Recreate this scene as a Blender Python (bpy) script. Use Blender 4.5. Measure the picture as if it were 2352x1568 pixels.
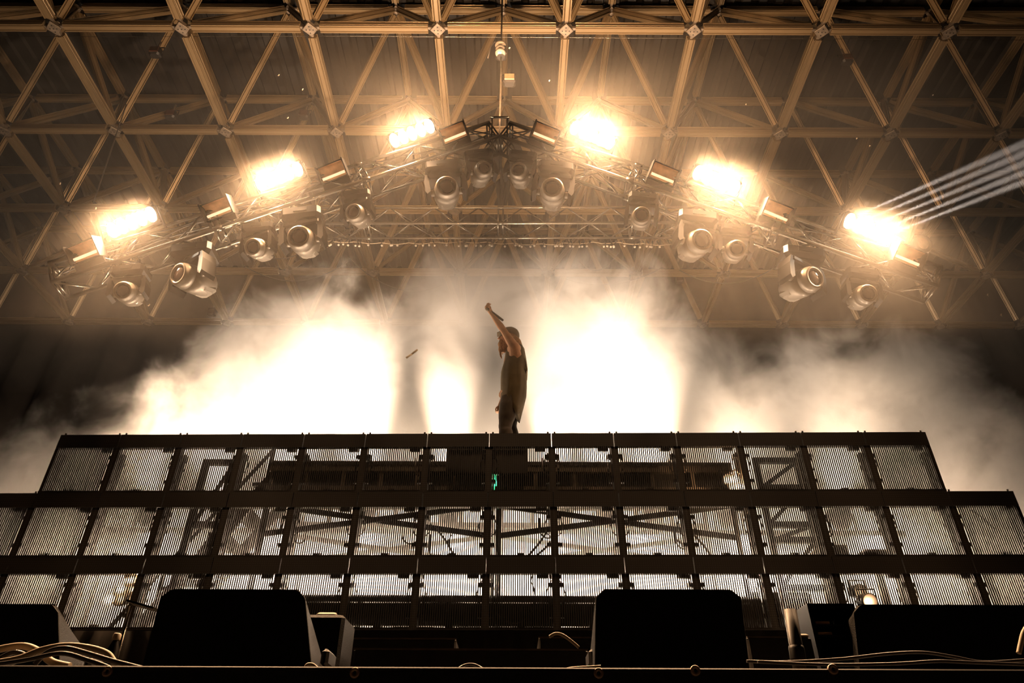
import bpy, bmesh, math, random
import numpy as np
from mathutils import Vector, Matrix, Quaternion

random.seed(7)
for o in list(bpy.data.objects):
    bpy.data.objects.remove(o)
SC = bpy.context.scene
COL = SC.collection
R = math.radians

# ------------------------------------------------------------------ camera
CZ = 1.45                                    # camera height above the pit ground
FPX, PITCH, ROLL, YAW = 1594.3, 0.5896, 0.0041, 0.0006
_f = Vector((math.sin(YAW) * math.cos(PITCH), math.cos(YAW) * math.cos(PITCH), math.sin(PITCH)))
_r = Vector((math.cos(YAW), -math.sin(YAW), 0))
_u = _r.cross(_f)
_r2 = math.cos(ROLL) * _r + math.sin(ROLL) * _u
_u2 = -math.sin(ROLL) * _r + math.cos(ROLL) * _u
cam = bpy.data.cameras.new('camera')
cam.sensor_width = 36
cam.lens = FPX / 2352 * 36
cam.clip_start = 0.05
cam.clip_end = 200
camo = bpy.data.objects.new('camera', cam)
COL.objects.link(camo)
M3 = Matrix((_r2, _u2, -_f)).transposed()
camo.matrix_world = Matrix.Translation((0, 0, CZ)) @ M3.to_4x4()
SC.camera = camo


def at(px, py, Y):
    """the point of the plane y = Y that stands at this place of the photograph"""
    d = _f + _r2 * ((px - 1176) / FPX) + _u2 * ((784 - py) / FPX)
    return Vector((0, 0, CZ)) + d * (Y / d.y)


# ------------------------------------------------------------------ world, exposure
w = bpy.data.worlds.new('night')
SC.world = w
w.use_nodes = True
w.node_tree.nodes['Background'].inputs[0].default_value = (0.010, 0.008, 0.006, 1)
w.node_tree.nodes['Background'].inputs[1].default_value = 0.12
SC.view_settings.view_transform = 'Standard'
SC.view_settings.look = 'None'
SC.view_settings.gamma = 1
SC.view_settings.use_curve_mapping = False
SC.view_settings.exposure = 0.0
SC.cycles.use_denoising = True
SC.cycles.use_adaptive_sampling = True
SC.cycles.adaptive_threshold = 0.04
SC.cycles.max_bounces = 3
SC.cycles.diffuse_bounces = 2
SC.cycles.glossy_bounces = 2
SC.cycles.transmission_bounces = 2
SC.cycles.transparent_max_bounces = 8
SC.cycles.volume_bounces = 0
SC.cycles.volume_step_rate = 1.0
SC.cycles.volume_max_steps = 128
SC.cycles.sample_clamp_indirect = 4
SC.cycles.sample_clamp_direct = 0
SC.cycles.caustics_reflective = False
SC.cycles.caustics_refractive = False

WARM = (1.0, 0.57, 0.285)
WHITE = (1.0, 0.80, 0.58)
P_ROOF_FILL = 700
TRUSS_HAZE = 0.06
P_SMOKE = 5.5
P_LOW = 3.0
FLOODC = (1.0, .69, .44)
ROOF_FILL_GAIN = (.25, .65, 2.9, 3.0, .8, .22)
FR_GAIN = (1.3, 1.2, 1.2, 1.3, 1.5, .8)
P_FRONT = 2000


def light(kind, name, loc, power, color=WARM, size=0.1, target=None, angle=None, blend=0.5, parent=None):
    l = bpy.data.lights.new(name, kind)
    l.energy = power
    l.color = color
    if kind == 'AREA':
        l.shape = 'DISK'
        l.size = size
    else:
        l.shadow_soft_size = size
    if kind == 'SPOT':
        l.spot_size = angle
        l.spot_blend = blend
    o = bpy.data.objects.new(name, l)
    COL.objects.link(o)
    o.location = loc
    if target is not None:
        o.rotation_euler = (Vector(target) - Vector(loc)).to_track_quat('-Z', 'Y').to_euler()
    return o


# ------------------------------------------------------------------ materials
MATS = {}


def mat(name, col, rough=0.5, metal=0.0, noise=0.0, nscale=8.0, bump=0.0, bscale=40.0, emit=None, estr=0.0, spec=0.5):
    m = bpy.data.materials.new(name)
    m.use_nodes = True
    nt = m.node_tree
    b = nt.nodes['Principled BSDF']
    b.inputs['Base Color'].default_value = (*col, 1)
    b.inputs['Roughness'].default_value = rough
    b.inputs['Metallic'].default_value = metal
    b.inputs['Specular IOR Level'].default_value = spec
    tc = None
    if noise or bump:
        tc = nt.nodes.new('ShaderNodeTexCoord')
    if noise:
        n = nt.nodes.new('ShaderNodeTexNoise')
        n.inputs['Scale'].default_value = nscale
        n.inputs['Detail'].default_value = 5
        nt.links.new(tc.outputs['Object'], n.inputs['Vector'])
        r = nt.nodes.new('ShaderNodeValToRGB')
        r.color_ramp.elements[0].position = 0.3
        r.color_ramp.elements[1].position = 0.7
        r.color_ramp.elements[0].color = (*[c * (1 - noise) for c in col], 1)
        r.color_ramp.elements[1].color = (*[min(1, c * (1 + noise)) for c in col], 1)
        nt.links.new(n.outputs['Fac'], r.inputs['Fac'])
        nt.links.new(r.outputs['Color'], b.inputs['Base Color'])
    if bump:
        n = nt.nodes.new('ShaderNodeTexNoise')
        n.inputs['Scale'].default_value = bscale
        nt.links.new(tc.outputs['Object'], n.inputs['Vector'])
        bp = nt.nodes.new('ShaderNodeBump')
        bp.inputs['Strength'].default_value = bump
        bp.inputs['Distance'].default_value = 0.01
        nt.links.new(n.outputs['Fac'], bp.inputs['Height'])
        nt.links.new(bp.outputs['Normal'], b.inputs['Normal'])
    if emit:
        b.inputs['Emission Color'].default_value = (*emit, 1)
        b.inputs['Emission Strength'].default_value = estr
    MATS[name] = m
    return m


m_alu = mat('weathered_aluminium', (0.185, 0.132, 0.072), 0.34, 0.45, noise=0.05, nscale=1.5)
m_node = mat('node_steel', (0.16, 0.13, 0.10), 0.5, 0.5, noise=0.3, nscale=12)
m_bolt = mat('black_bolt', (0.012, 0.011, 0.01), 0.5, 0.3)
m_tube = mat('truss_aluminium', (0.20, 0.18, 0.15), 0.25, 0.9, noise=0.15, nscale=14)
m_black = mat('black_paint', (0.010, 0.009, 0.008), 0.5, noise=0.3, nscale=20, spec=0.3)
m_blackgloss = mat('black_plastic', (0.006, 0.0055, 0.005), 0.35, noise=0.2, nscale=20, spec=0.2)
m_pipe = mat('dull_grey_pipe', (0.022, 0.018, 0.014), 0.45, noise=0.3, nscale=12)
m_cable = mat('black_cable', (0.05, 0.042, 0.035), 0.35)
m_head = mat('grey_fixture_shell', (0.22, 0.19, 0.155), 0.33, 0.4, noise=0.1, nscale=9)
m_lens = mat('dark_lens_glass', (0.05, 0.02, 0.012), 0.08, 0.0, spec=0.9)
m_reflector = mat('orange_reflector', (0.75, 0.48, 0.28), 0.35, 0.3, noise=0.25, nscale=9)
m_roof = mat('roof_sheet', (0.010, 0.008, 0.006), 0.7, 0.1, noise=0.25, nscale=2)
m_drape = mat('back_drape', (0.022, 0.018, 0.014), 0.95, noise=0.3, nscale=1.5)
m_deck = mat('black_deck', (0.02, 0.017, 0.014), 0.45, noise=0.4, nscale=6, bump=0.2)
m_ground = mat('pit_ground', (0.02, 0.018, 0.016), 0.9, noise=0.4, nscale=3)
m_speaker = mat('speaker_paint', (0.004, 0.0036, 0.003), 0.6, noise=0.2, nscale=30, bump=0.35, bscale=260, spec=0.12)
m_grille = mat('speaker_grille', (0.010, 0.009, 0.009), 0.6, bump=0.5, bscale=400)
m_lit = mat('lit_lamp', (1, 0.9, 0.75), 0.5, emit=(1.0, 0.86, 0.66), estr=60)
m_lit_small = mat('lit_par_lens', (1, 0.8, 0.6), 0.5, emit=(1.0, 0.72, 0.42), estr=60)
m_tubeglow = mat('flash_tube_fill_glow', (.8, .6, .4), 0.4, emit=(1.0, 0.66, 0.38), estr=1.2)  # tube glow added to brighten the reflector in place of bounced light
m_green = mat('green_lamp', (0.1, 0.6, 0.3), 0.4, emit=(0.1, 1.0, 0.42), estr=2.0)
m_bulb = mat('clear_bulb', (0.9, 0.8, 0.65), 0.08, 0.6)
m_red = mat('red_cap', (0.5, 0.04, 0.02), 0.4)
m_skin = mat('skin', (0.62, 0.33, 0.18), 0.5, noise=0.1, nscale=20)
m_shirt = mat('dark_shirt', (0.15, 0.115, 0.06), 0.85, noise=0.15, nscale=10)
m_pants = mat('dark_trousers', (0.05, 0.036, 0.022), 0.8, noise=0.2, nscale=12)
m_cap = mat('cap_cloth', (0.12, 0.085, 0.045), 0.85)
m_hair = mat('blond_hair', (0.42, 0.22, 0.08), 0.55, noise=0.35, nscale=60)
m_shoe = mat('black_shoe', (0.02, 0.02, 0.02), 0.6)
m_paper = mat('white_paper', (0.85, 0.75, 0.6), 0.6)
m_washer = mat('zinc_washer', (0.5, 0.36, 0.27), 0.4, 0.5)
m_tape = mat('pale_tape', (0.34, 0.27, 0.18), 0.5)


def dotted(name, col):
    m = mat(name, col, 0.4)
    nt = m.node_tree
    b = nt.nodes['Principled BSDF']
    tc = nt.nodes.new('ShaderNodeTexCoord')
    v = nt.nodes.new('ShaderNodeTexVoronoi')
    v.inputs['Scale'].default_value = 48
    v.inputs['Randomness'].default_value = 0
    nt.links.new(tc.outputs['Object'], v.inputs['Vector'])
    r = nt.nodes.new('ShaderNodeValToRGB')
    r.color_ramp.elements[0].position = 0.25
    r.color_ramp.elements[0].color = (*[min(1, c * 3.2) for c in col], 1)
    r.color_ramp.elements[1].position = 0.4
    r.color_ramp.elements[1].color = (*col, 1)
    nt.links.new(v.outputs['Distance'], r.inputs['Fac'])
    nt.links.new(r.outputs['Color'], b.inputs['Base Color'])
    return m


m_led = dotted('led_face', (0.009, 0.0075, 0.006))


# ------------------------------------------------------------------ mesh helpers
class MB:
    def __init__(self):
        self.v, self.f, self.smooth = [], [], []

    def add(self, vs, fs, sm=False):
        n = len(self.v)
        self.v += [tuple(p) for p in vs]
        self.f += [tuple(i + n for i in f) for f in fs]
        self.smooth += [sm] * len(fs)
        return self

    def box(self, c, s, rot=None, taper=1.0):
        c = Vector(c)
        vs = []
        for z in (-1, 1):
            t = taper if z > 0 else 1.0
            for x, y in ((-1, -1), (1, -1), (1, 1), (-1, 1)):
                p = Vector((x * s[0] / 2 * t, y * s[1] / 2 * t, z * s[2] / 2))
                if rot is not None:
                    p = rot @ p
                vs.append(c + p)
        return self.add(vs, [(0, 3, 2, 1), (4, 5, 6, 7), (0, 1, 5, 4), (1, 2, 6, 5), (2, 3, 7, 6), (3, 0, 4, 7)])

    def bbox(self, c, s, bev=0.01, rot=None):
        """box with chamfered vertical and horizontal edges"""
        c = Vector(c)
        hx, hy, hz = s[0] / 2, s[1] / 2, s[2] / 2
        b = min(bev, hx * .9, hy * .9, hz * .9)
        vs = []
        for z, k in ((-hz, b), (-hz + b, 0), (hz - b, 0), (hz, b)):
            ax, ay = hx - k, hy - k
            for x, y in ((-ax + b, -ay), (ax - b, -ay), (ax, -ay + b), (ax, ay - b), (ax - b, ay), (-ax + b, ay), (-ax, ay - b), (-ax, -ay + b)):
                p = Vector((x, y, z))
                if rot is not None:
                    p = rot @ p
                vs.append(c + p)
        fs = [tuple(range(7, -1, -1)), tuple(range(24, 32))]
        for l in range(3):
            for i in range(8):
                j = (i + 1) % 8
                fs.append((l * 8 + i, l * 8 + j, l * 8 + 8 + j, l * 8 + 8 + i))
        return self.add(vs, fs)

    def ring_loft(self, rings, cap=True, sm=True):
        n = len(rings[0])
        vs = [p for r in rings for p in r]
        fs = []
        for l in range(len(rings) - 1):
            for i in range(n):
                j = (i + 1) % n
                fs.append((l * n + i, l * n + j, l * n + n + j, l * n + n + i))
        self.add(vs, fs, sm)
        if cap:
            k = len(self.v) - len(vs)
            self.f.append(tuple(k + i for i in range(n - 1, -1, -1)))
            self.f.append(tuple(k + (len(rings) - 1) * n + i for i in range(n)))
            self.smooth += [False, False]
        return self

    def cyl(self, a, b, r, n=8, r2=None, cap=True):
        a, b = Vector(a), Vector(b)
        r2 = r if r2 is None else r2
        q = (b - a).to_track_quat('Z', 'Y')
        rings = []
        for p, rr in ((a, r), (b, r2)):
            rings.append([p + q @ Vector((rr * math.cos(2 * math.pi * i / n), rr * math.sin(2 * math.pi * i / n), 0)) for i in range(n)])
        return self.ring_loft(rings, cap)

    def lathe(self, prof, n=16, c=(0, 0, 0), q=None, cap=True):
        """prof: (radius, height) along local z"""
        c = Vector(c)
        rings = []
        for rr, z in prof:
            ring = []
            for i in range(n):
                p = Vector((rr * math.cos(2 * math.pi * i / n), rr * math.sin(2 * math.pi * i / n), z))
                if q is not None:
                    p = q @ p
                ring.append(c + p)
            rings.append(ring)
        return self.ring_loft(rings, cap)

    def tube(self, pts, r, n=6):
        pts = [Vector(p) for p in pts]
        rings = []
        up = Vector((0.13, 0.21, 1)).normalized()
        for i, p in enumerate(pts):
            t = (pts[min(i + 1, len(pts) - 1)] - pts[max(i - 1, 0)]).normalized()
            a = t.cross(up)
            if a.length < 1e-3:
                a = t.cross(Vector((1, 0, 0)))
            a.normalize()
            b = t.cross(a)
            rr = r[i] if isinstance(r, (list, tuple)) else r
            rings.append([p + a * rr * math.cos(2 * math.pi * k / n) + b * rr * math.sin(2 * math.pi * k / n) for k in range(n)])
        return self.ring_loft(rings)

    def prism(self, poly, y0, y1):
        """poly: (x, z) outline extruded from y0 to y1"""
        n = len(poly)
        vs = [(x, y0, z) for x, z in poly] + [(x, y1, z) for x, z in poly]
        fs = [tuple(range(n)), tuple(range(2 * n - 1, n - 1, -1))]
        fs += [(i, i + n, (i + 1) % n + n, (i + 1) % n) for i in range(n)]
        return self.add(vs, fs)

    def mesh(self, name, material):
        me = bpy.data.meshes.new(name)
        me.from_pydata(self.v, [], self.f)
        me.polygons.foreach_set('use_smooth', self.smooth)
        me.materials.append(material)
        bm = bmesh.new()
        bm.from_mesh(me)
        bmesh.ops.recalc_face_normals(bm, faces=bm.faces)
        bm.to_mesh(me)
        bm.free()
        return me

    def build(self, name, material, parent=None):
        return link(name, self.mesh(name, material), parent)


def link(name, me, parent=None, loc=None, rot=None, scale=None):
    o = bpy.data.objects.new(name, me)
    COL.objects.link(o)
    if parent is not None:
        o.parent = parent
    if loc is not None:
        o.location = loc
    if rot is not None:
        o.rotation_mode = 'QUATERNION'
        o.rotation_quaternion = rot
    if scale is not None:
        o.scale = scale
    return o


def tag(o, label=None, cat=None, group=None, kind=None):
    if label: o['label'] = label
    if cat: o['category'] = cat
    if group: o['group'] = group
    if kind: o['kind'] = kind
    return o


def empty(name, loc=(0, 0, 0), rot=None):
    o = bpy.data.objects.new(name, None)
    o.empty_display_size = 0.1
    COL.objects.link(o)
    o.location = loc
    if rot is not None:
        o.rotation_mode = 'QUATERNION'
        o.rotation_quaternion = rot
    return o


def copy_tree(o, parent=None, label=None, loc=None, rot=None):
    c = o.copy()
    COL.objects.link(c)
    if parent is not None:
        c.parent = parent
    if label:
        c['label'] = label
    if loc is not None:
        c.location = loc
    if rot is not None:
        c.rotation_mode = 'QUATERNION'
        c.rotation_quaternion = rot
    for ch in list(o.children):
        copy_tree(ch, c)
    return c


ORD = ['leftmost', 'second', 'third', 'fourth', 'fifth', 'sixth', 'seventh', 'eighth', 'ninth', 'tenth', 'eleventh', 'twelfth',
       'thirteenth', 'fourteenth', 'fifteenth', 'sixteenth']


def ordinal(i, n):
    """place in a row counted from the nearer end"""
    if i == 0: return 'leftmost'
    if i == n - 1: return 'rightmost'
    if i < n / 2: return ORD[i] + ' from the left'
    return ORD[n - 1 - i] + ' from the right'


# ================================================================== SETTING
F = CZ + 0.29          # top of the stage floor
FRONT = 1.92           # front edge of the stage
ROOF_S = 2.0
M = 1.1025 * ROOF_S
XG, YG, ZG = -0.6478 * ROOF_S, 3.4807 * ROOF_S, 5.5878 * ROOF_S + CZ
XT, YT_, ZT = XG + M / 2, YG + M * .515, 6.8185 * ROOF_S + CZ
BACK = YG + 4.25 * M

g = MB().box((0, 6, -0.05), (60, 40, 0.1)).build('floor_pit', m_ground)
tag(g, 'dark ground of the pit in front of the stage', 'floor', kind='structure')
s = MB()
s.box((0, (FRONT + BACK) / 2, F - 0.06), (22, BACK - FRONT, 0.12))
st = s.build('floor', m_deck)
tag(st, 'black stage floor', 'floor', kind='structure')
wv = MB()
N = 150
top = []
for i in range(N + 1):
    x = -17 + 34 * i / N
    top.append((x, BACK + 0.12 * math.sin(x * 5.2) + 0.05 * math.sin(x * 13)))
vs = [(x, y, 0.0) for x, y in top] + [(x, y, ZT - .1) for x, y in top]
wv.add(vs, [(i, i + 1, i + N + 2, i + N + 1) for i in range(N)], True)
b = wv.build('wall_back', m_drape)
tag(b, 'dark drape closing the back of the stage', 'wall', kind='structure')
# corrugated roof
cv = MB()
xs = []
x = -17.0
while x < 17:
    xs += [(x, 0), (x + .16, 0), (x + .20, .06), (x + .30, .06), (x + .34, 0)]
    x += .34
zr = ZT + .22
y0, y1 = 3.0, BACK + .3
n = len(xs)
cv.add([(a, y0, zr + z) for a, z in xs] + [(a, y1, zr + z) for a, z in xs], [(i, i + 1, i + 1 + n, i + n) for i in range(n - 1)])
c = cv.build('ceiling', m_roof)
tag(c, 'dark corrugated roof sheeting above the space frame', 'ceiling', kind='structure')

# ================================================================== SPACE FRAME
frame = tag(empty('space_frame', (XG, YG, ZG)), 'gold lit aluminium space frame of triangles carrying the stage roof', 'roof frame')


def fluted(length, w=.138):
    h = w / 2
    g_ = w * .085
    side = []
    for t in (-.30, .30):
        side += [(t * w - g_, 0), (t * w, -.17 * w), (t * w + g_, 0)]
    sec = []
    for k in range(4):
        ca, sa = math.cos(k * math.pi / 2), math.sin(k * math.pi / 2)
        pts = [(-h, h)] + [(a, h + d) for a, d in side]
        for a, d in pts:
            sec.append((a * ca + d * sa, -a * sa + d * ca))
    m = MB()
    m.ring_loft([[(a, d, z) for a, d in sec] for z in (-length / 2, length / 2)], sm=False)
    return m


GAP = .17
me_chord = fluted(M - 2 * GAP).mesh('chord', m_alu)
DIAG = math.sqrt(2 * (M / 2) ** 2 + (ZT - ZG) ** 2)
me_diag = fluted(DIAG - 2 * GAP, .115).mesh('diagonal', m_alu)
mp = MB()
mp.bbox((0, 0, -.075), (.19, .19, .025), .006, Matrix.Rotation(math.pi / 4, 3, 'Z'))
mp.bbox((0, 0, 0), (.13, .13, .13), .03, Matrix.Rotation(math.pi / 4, 3, 'Z'))
for k in range(4):
    a = k * math.pi / 2
    mp.box((.105 * math.cos(a), .105 * math.sin(a), 0), (.13, .045, .06), Matrix.Rotation(a, 3, 'Z'))
me_node = mp.mesh('node', m_node)
mb_ = MB()
for x, y in ((0, 0), (.06, .0), (-.06, 0), (0, .06), (0, -.06)):
    mb_.cyl((x, y, -.0885), (x, y, -.094), .011, 6)
me_bolts = mb_.mesh('node_bolt', m_bolt)


def member(name, a, b, me, roll=0.0):
    a, b = Vector(a), Vector(b)
    q = (b - a).to_track_quat('Z', 'Y')
    if roll:
        q = q @ Quaternion((0, 0, 1), roll)
    return link(name, me, frame, (a + b) / 2 - Vector((XG, YG, ZG)), q)


def LN(i, j): return Vector((XG + i * M, YG + j * M, ZG))
def TN(i, j): return Vector((XT + i * M, YT_ + j * M, ZT))


for j in range(-1, 5):
    for i in range(-6, 8):
        if j >= 0:
            nd = link('node', me_node, frame, LN(i, j) - LN(0, 0))
            if j <= 1:
                link('node_bolt', me_bolts, nd)
        if i < 7 and j >= 0:
            member('lower_chord', LN(i, j), LN(i + 1, j), me_chord)
        if j < 4:
            member('lower_chord', LN(i, j), LN(i, j + 1), me_chord)
for j in range(-1, 4):
    for i in range(-6, 7):
        if j >= 0:
            link('node', me_node, frame, TN(i, j) - LN(0, 0))
            if i < 6:
                member('upper_chord', TN(i, j), TN(i + 1, j), me_chord)
        if j < 3:
            member('upper_chord', TN(i, j), TN(i, j + 1), me_chord)
cand = []
for j in range(-1, 4):
    for i in range(-6, 7):
        for di in (0, 1):
            for dj in (0, 1):
                if j + dj < 0 and j < 0:
                    continue
                a, bb = LN(i + di, j + dj), TN(i, j)
                cand.append(((a.x ** 2 + a.y ** 2), a, bb))
cand.sort(key=lambda t: t[0])
for _, a, bb in cand[:300]:
    member('diagonal', a, bb, me_diag)

# ================================================================== LED WALL
LW, LH = 0.64, 0.6388
LX, LY, LZ, LYAW = -0.2258, 6.508, CZ + 3.2053, -0.0173
qL = Quaternion((0, 0, 1), LYAW)
LAX = Vector((math.cos(LYAW), math.sin(LYAW), 0))


def panel_proto():
    root = empty('video_panel')
    fr = MB()
    hw = LW / 2 - .004
    fr.box((0, .02, LH - .0005 - .0745), (2 * hw, .05, .149))
    fr.box((0, .02, .0118), (2 * hw + .007, .05, .0226))
    for s_ in (-1, 1):
        fr.box((s_ * (hw - .0145), .025, LH / 2 - .075), (.036, .05, LH - .152))
    fr.box((0, .045, .037), (.07, .03, .03))
    fr.box((0.2, .045, LH - .165), (.10, .03, .03))
    fr.build('frame', m_led, root)
    bars = MB()
    n_ = 28
    x0, x1 = -hw + .036, hw - .036
    pitch = (x1 - x0) / n_
    for i in range(n_):
        xx = x0 + (i + .5) * pitch
        bars.box((xx, -.002, (LH - .15 + .022) / 2), (pitch * .54, .010, LH - .172))
    bo = bars.build('led_bar', m_led, root)
    bo['kind'] = 'stuff'
    for s_ in (-1, 1):
        pn = MB()
        pn.cyl((s_ * .285, .02, LH - .01), (s_ * .285, .02, LH + .018), .006, 6)
        pn.cyl((s_ * .285, .02, LH + .012), (s_ * .285, .02, LH + .026), .010, 6)
        pn.build('lock_pin', m_tube, root)
        for zz in (.13, .40):
            MB().box((s_ * (hw - .045), .05, zz), (.05, .04, .035)).build('latch', m_black, root)
        cb = MB()
        pts = [(s_ * (hw - .02), .06, .46), (s_ * (hw - .06), .075, .41), (s_ * (hw - .085), .08, .33), (s_ * (hw - .07), .08, .26),
               (s_ * (hw - .03), .07, .22), (s_ * (hw + .0), .07, .20)]
        cb.tube(pts, .006, 5)
        cb.build('data_cable', m_cable, root)
    return root


proto = panel_proto()
rows = [('top row', range(-7, 7)), ('middle row', range(-8, 8)), ('bottom row', range(-8, 8))]
first = True
made = []
for r_, (rn, cols) in enumerate(rows):
    cols = list(cols)
    for k, i in enumerate(cols):
        loc = Vector((LX, LY, 0)) + LAX * ((i + .5) * LW)
        loc.z = LZ - (r_ + 1) * LH
        where = 'at the left end' if k == 0 else 'at the right end' if k == len(cols) - 1 else ordinal(k, len(cols)).replace('from the', 'panel from the')
        lab = 'see-through slatted video panel in the %s, %s' % (rn, where)
        if first:
            o = proto
            o.location = loc
            o.rotation_mode = 'QUATERNION'
            o.rotation_quaternion = qL
            first = False
        else:
            o = copy_tree(proto, None, None, loc, qL)
        tag(o, lab, 'video panel', 'video wall panels in the ' + rn)
        made.append((o, r_, i))
for o, r_, i in made:
    if r_ == 2 or (r_ == 1 and -7 <= i < 7):
        for ch in [c_ for c_ in o.children if c_.name.startswith('lock_pin')]:
            bpy.data.objects.remove(ch)

# ================================================================== SMOKE AND HAZE
def volume_object(name, lo, hi, build_nodes, label):
    c_ = [(a + b_) / 2 for a, b_ in zip(lo, hi)]
    o = MB().box(c_, [b_ - a for a, b_ in zip(lo, hi)]).build(name, None if False else m_black)
    m = bpy.data.materials.new(name)
    m.use_nodes = True
    nt = m.node_tree
    nt.nodes.clear()
    out = nt.nodes.new('ShaderNodeOutputMaterial')
    v = nt.nodes.new('ShaderNodeVolumeScatter')
    nt.links.new(v.outputs[0], out.inputs['Volume'])
    build_nodes(nt, v)
    o.data.materials.clear()
    o.data.materials.append(m)
    tag(o, label, 'smoke' if 'smoke' in name else 'haze', kind='stuff')
    return o


def truss_haze_nodes(nt, v):
    L = nt.links
    tc = nt.nodes.new('ShaderNodeTexCoord')
    no = nt.nodes.new('ShaderNodeTexNoise')
    no.inputs['Scale'].default_value = 0.5
    no.inputs['Detail'].default_value = 2
    L.new(tc.outputs['Object'], no.inputs['Vector'])
    sep = nt.nodes.new('ShaderNodeSeparateXYZ')
    L.new(tc.outputs['Object'], sep.inputs[0])
    mr = nt.nodes.new('ShaderNodeMapRange')          # thicker towards the right side of the stage
    mr.inputs['From Min'].default_value = -5
    mr.inputs['From Max'].default_value = 5
    mr.inputs['To Min'].default_value = 0.8
    mr.inputs['To Max'].default_value = 2.0
    L.new(sep.outputs['X'], mr.inputs['Value'])
    m = nt.nodes.new('ShaderNodeMath')
    m.operation = 'MULTIPLY'
    L.new(mr.outputs[0], m.inputs[0])
    L.new(no.outputs['Fac'], m.inputs[1])
    m2 = nt.nodes.new('ShaderNodeMath')
    m2.operation = 'MULTIPLY'
    L.new(m.outputs[0], m2.inputs[0])
    m2.inputs[1].default_value = TRUSS_HAZE
    L.new(m2.outputs[0], v.inputs['Density'])
    v.inputs['Color'].default_value = (1, 0.95, 0.88, 1)
    v.inputs['Anisotropy'].default_value = 0.2


volume_object('haze', (-8.5, 5.55, CZ + 4.0), (10.5, 7.14, CZ + 9.2), truss_haze_nodes, 'thicker glowing haze drifting round the gable truss')

# tops of the smoke as seen in the photograph, read on the plane y = 8.2
YS = 8.2
TOPS = [(-60, 1160), (60, 1130), (200, 1030), (350, 945), (500, 845), (620, 740), (740, 680), (850, 700), (930, 730), (1010, 640), (1090, 590), (1180, 610),
        (1280, 590), (1400, 650), (1500, 720), (1590, 800), (1660, 860), (1750, 840), (1850, 790), (1980, 800), (2120, 860), (2240, 980), (2352, 1110), (2450, 1150)]


def smoke_nodes(nt, v):
    L = nt.links
    tc = nt.nodes.new('ShaderNodeTexCoord')
    sep = nt.nodes.new('ShaderNodeSeparateXYZ')
    L.new(tc.outputs['Object'], sep.inputs[0])

    def math_(op, a, b_=None, c_=None, clamp=False):
        nd = nt.nodes.new('ShaderNodeMath')
        nd.operation = op
        nd.use_clamp = clamp
        for k, q in enumerate((a, b_, c_)):
            if q is None: continue
            if isinstance(q, (int, float)): nd.inputs[k].default_value = q
            else: L.new(q, nd.inputs[k])
        return nd.outputs[0]
    # height of the plume over x
    X0, X1 = -7.0, 7.0
    xn = math_('DIVIDE', math_('SUBTRACT', sep.outputs['X'], X0), X1 - X0, clamp=True)
    fc = nt.nodes.new('ShaderNodeFloatCurve')
    cu = fc.mapping.curves[0]
    pts = [((at(a, b_, YS).x - X0) / (X1 - X0), at(a, b_, YS).z / 8.0) for a, b_ in TOPS]
    pts = [p for p in pts if 0 < p[0] < 1]
    cu.points[0].location = (0, pts[0][1])
    cu.points[1].location = (1, pts[-1][1])
    for p in pts:
        cu.points.new(*p)
    fc.mapping.update()
    L.new(xn, fc.inputs['Value'])
    top_ = math_('MULTIPLY', fc.outputs[0], 8.0)
    no = nt.nodes.new('ShaderNodeTexNoise')
    no.inputs['Scale'].default_value = 1.15
    no.inputs['Detail'].default_value = 5.5
    no.inputs['Roughness'].default_value = 0.68
    no.inputs['Distortion'].default_value = 0.35
    L.new(tc.outputs['Object'], no.inputs['Vector'])
    nz = math_('SUBTRACT', no.outputs['Fac'], 0.5)
    d = math_('SUBTRACT', top_, sep.outputs['Z'])
    d = math_('ADD', d, math_('MULTIPLY', nz, 3.2))
    edge = math_('MULTIPLY', d, 1.9, clamp=True)
    edge = math_('MULTIPLY', edge, edge)
    # thin and thick places
    det = math_('MULTIPLY_ADD', nz, 6.0, 0.8, clamp=True)
    det = math_('ADD', det, 0.10)
    # fade towards the back of the plume
    yb = math_('MULTIPLY', math_('SUBTRACT', 10.6, sep.outputs['Y']), 0.9, clamp=True)
    dens = math_('MULTIPLY', math_('MULTIPLY', edge, det), yb)
    dens = math_('MULTIPLY', dens, 0.95)
    L.new(dens, v.inputs['Density'])
    v.inputs['Color'].default_value = (1, 0.97, 0.92, 1)
    v.inputs['Anisotropy'].default_value = 0.2


volume_object('stage_smoke', (-6.9, 7.15, F + .01), (6.9, 10.6, CZ + 6.4), smoke_nodes, 'billowing backlit smoke rising behind the video wall')

# floor lamps in the smoke behind the video wall
def uplamp_proto():
    root = empty('flood_lamp')
    MB().bbox((0, 0, .03), (.34, .22, .05), .01).build('base', m_black, root)
    y_ = MB()
    for s_ in (-1, 1):
        y_.box((s_ * .16, 0, .17), (.012, .05, .26))
    y_.build('yoke', m_black, root)
    hd = MB()
    hd.lathe([(.07, -.12), (.11, -.08), (.13, .05), (.14, .10), (.13, .10), (.12, .07)], 20, (0, 0, .24))
    hd.build('housing', m_black, root)
    MB().lathe([(.118, 0), (.10, .012), (.01, .018)], 20, (0, 0, .31)).build('lens', m_lit_small, root)
    return root


flood = None
SHELF = CZ + 2.66
shelf = tag(empty('lamp_platform', (at(1150, 1000, 8.15).x, 8.15, SHELF)), 'long dark platform carrying the flood lamps behind the riser', 'platform')
MB().box((0, 0, -.03), (9.4, .55, .06)).build('top', m_deck, shelf)
for t in (-4.6, -2.3, 0, 2.3, 4.6):
    MB().cyl((t, 0, -.06), (t, 0, F - SHELF), .03, 8).build('leg', m_black, shelf)
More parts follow.
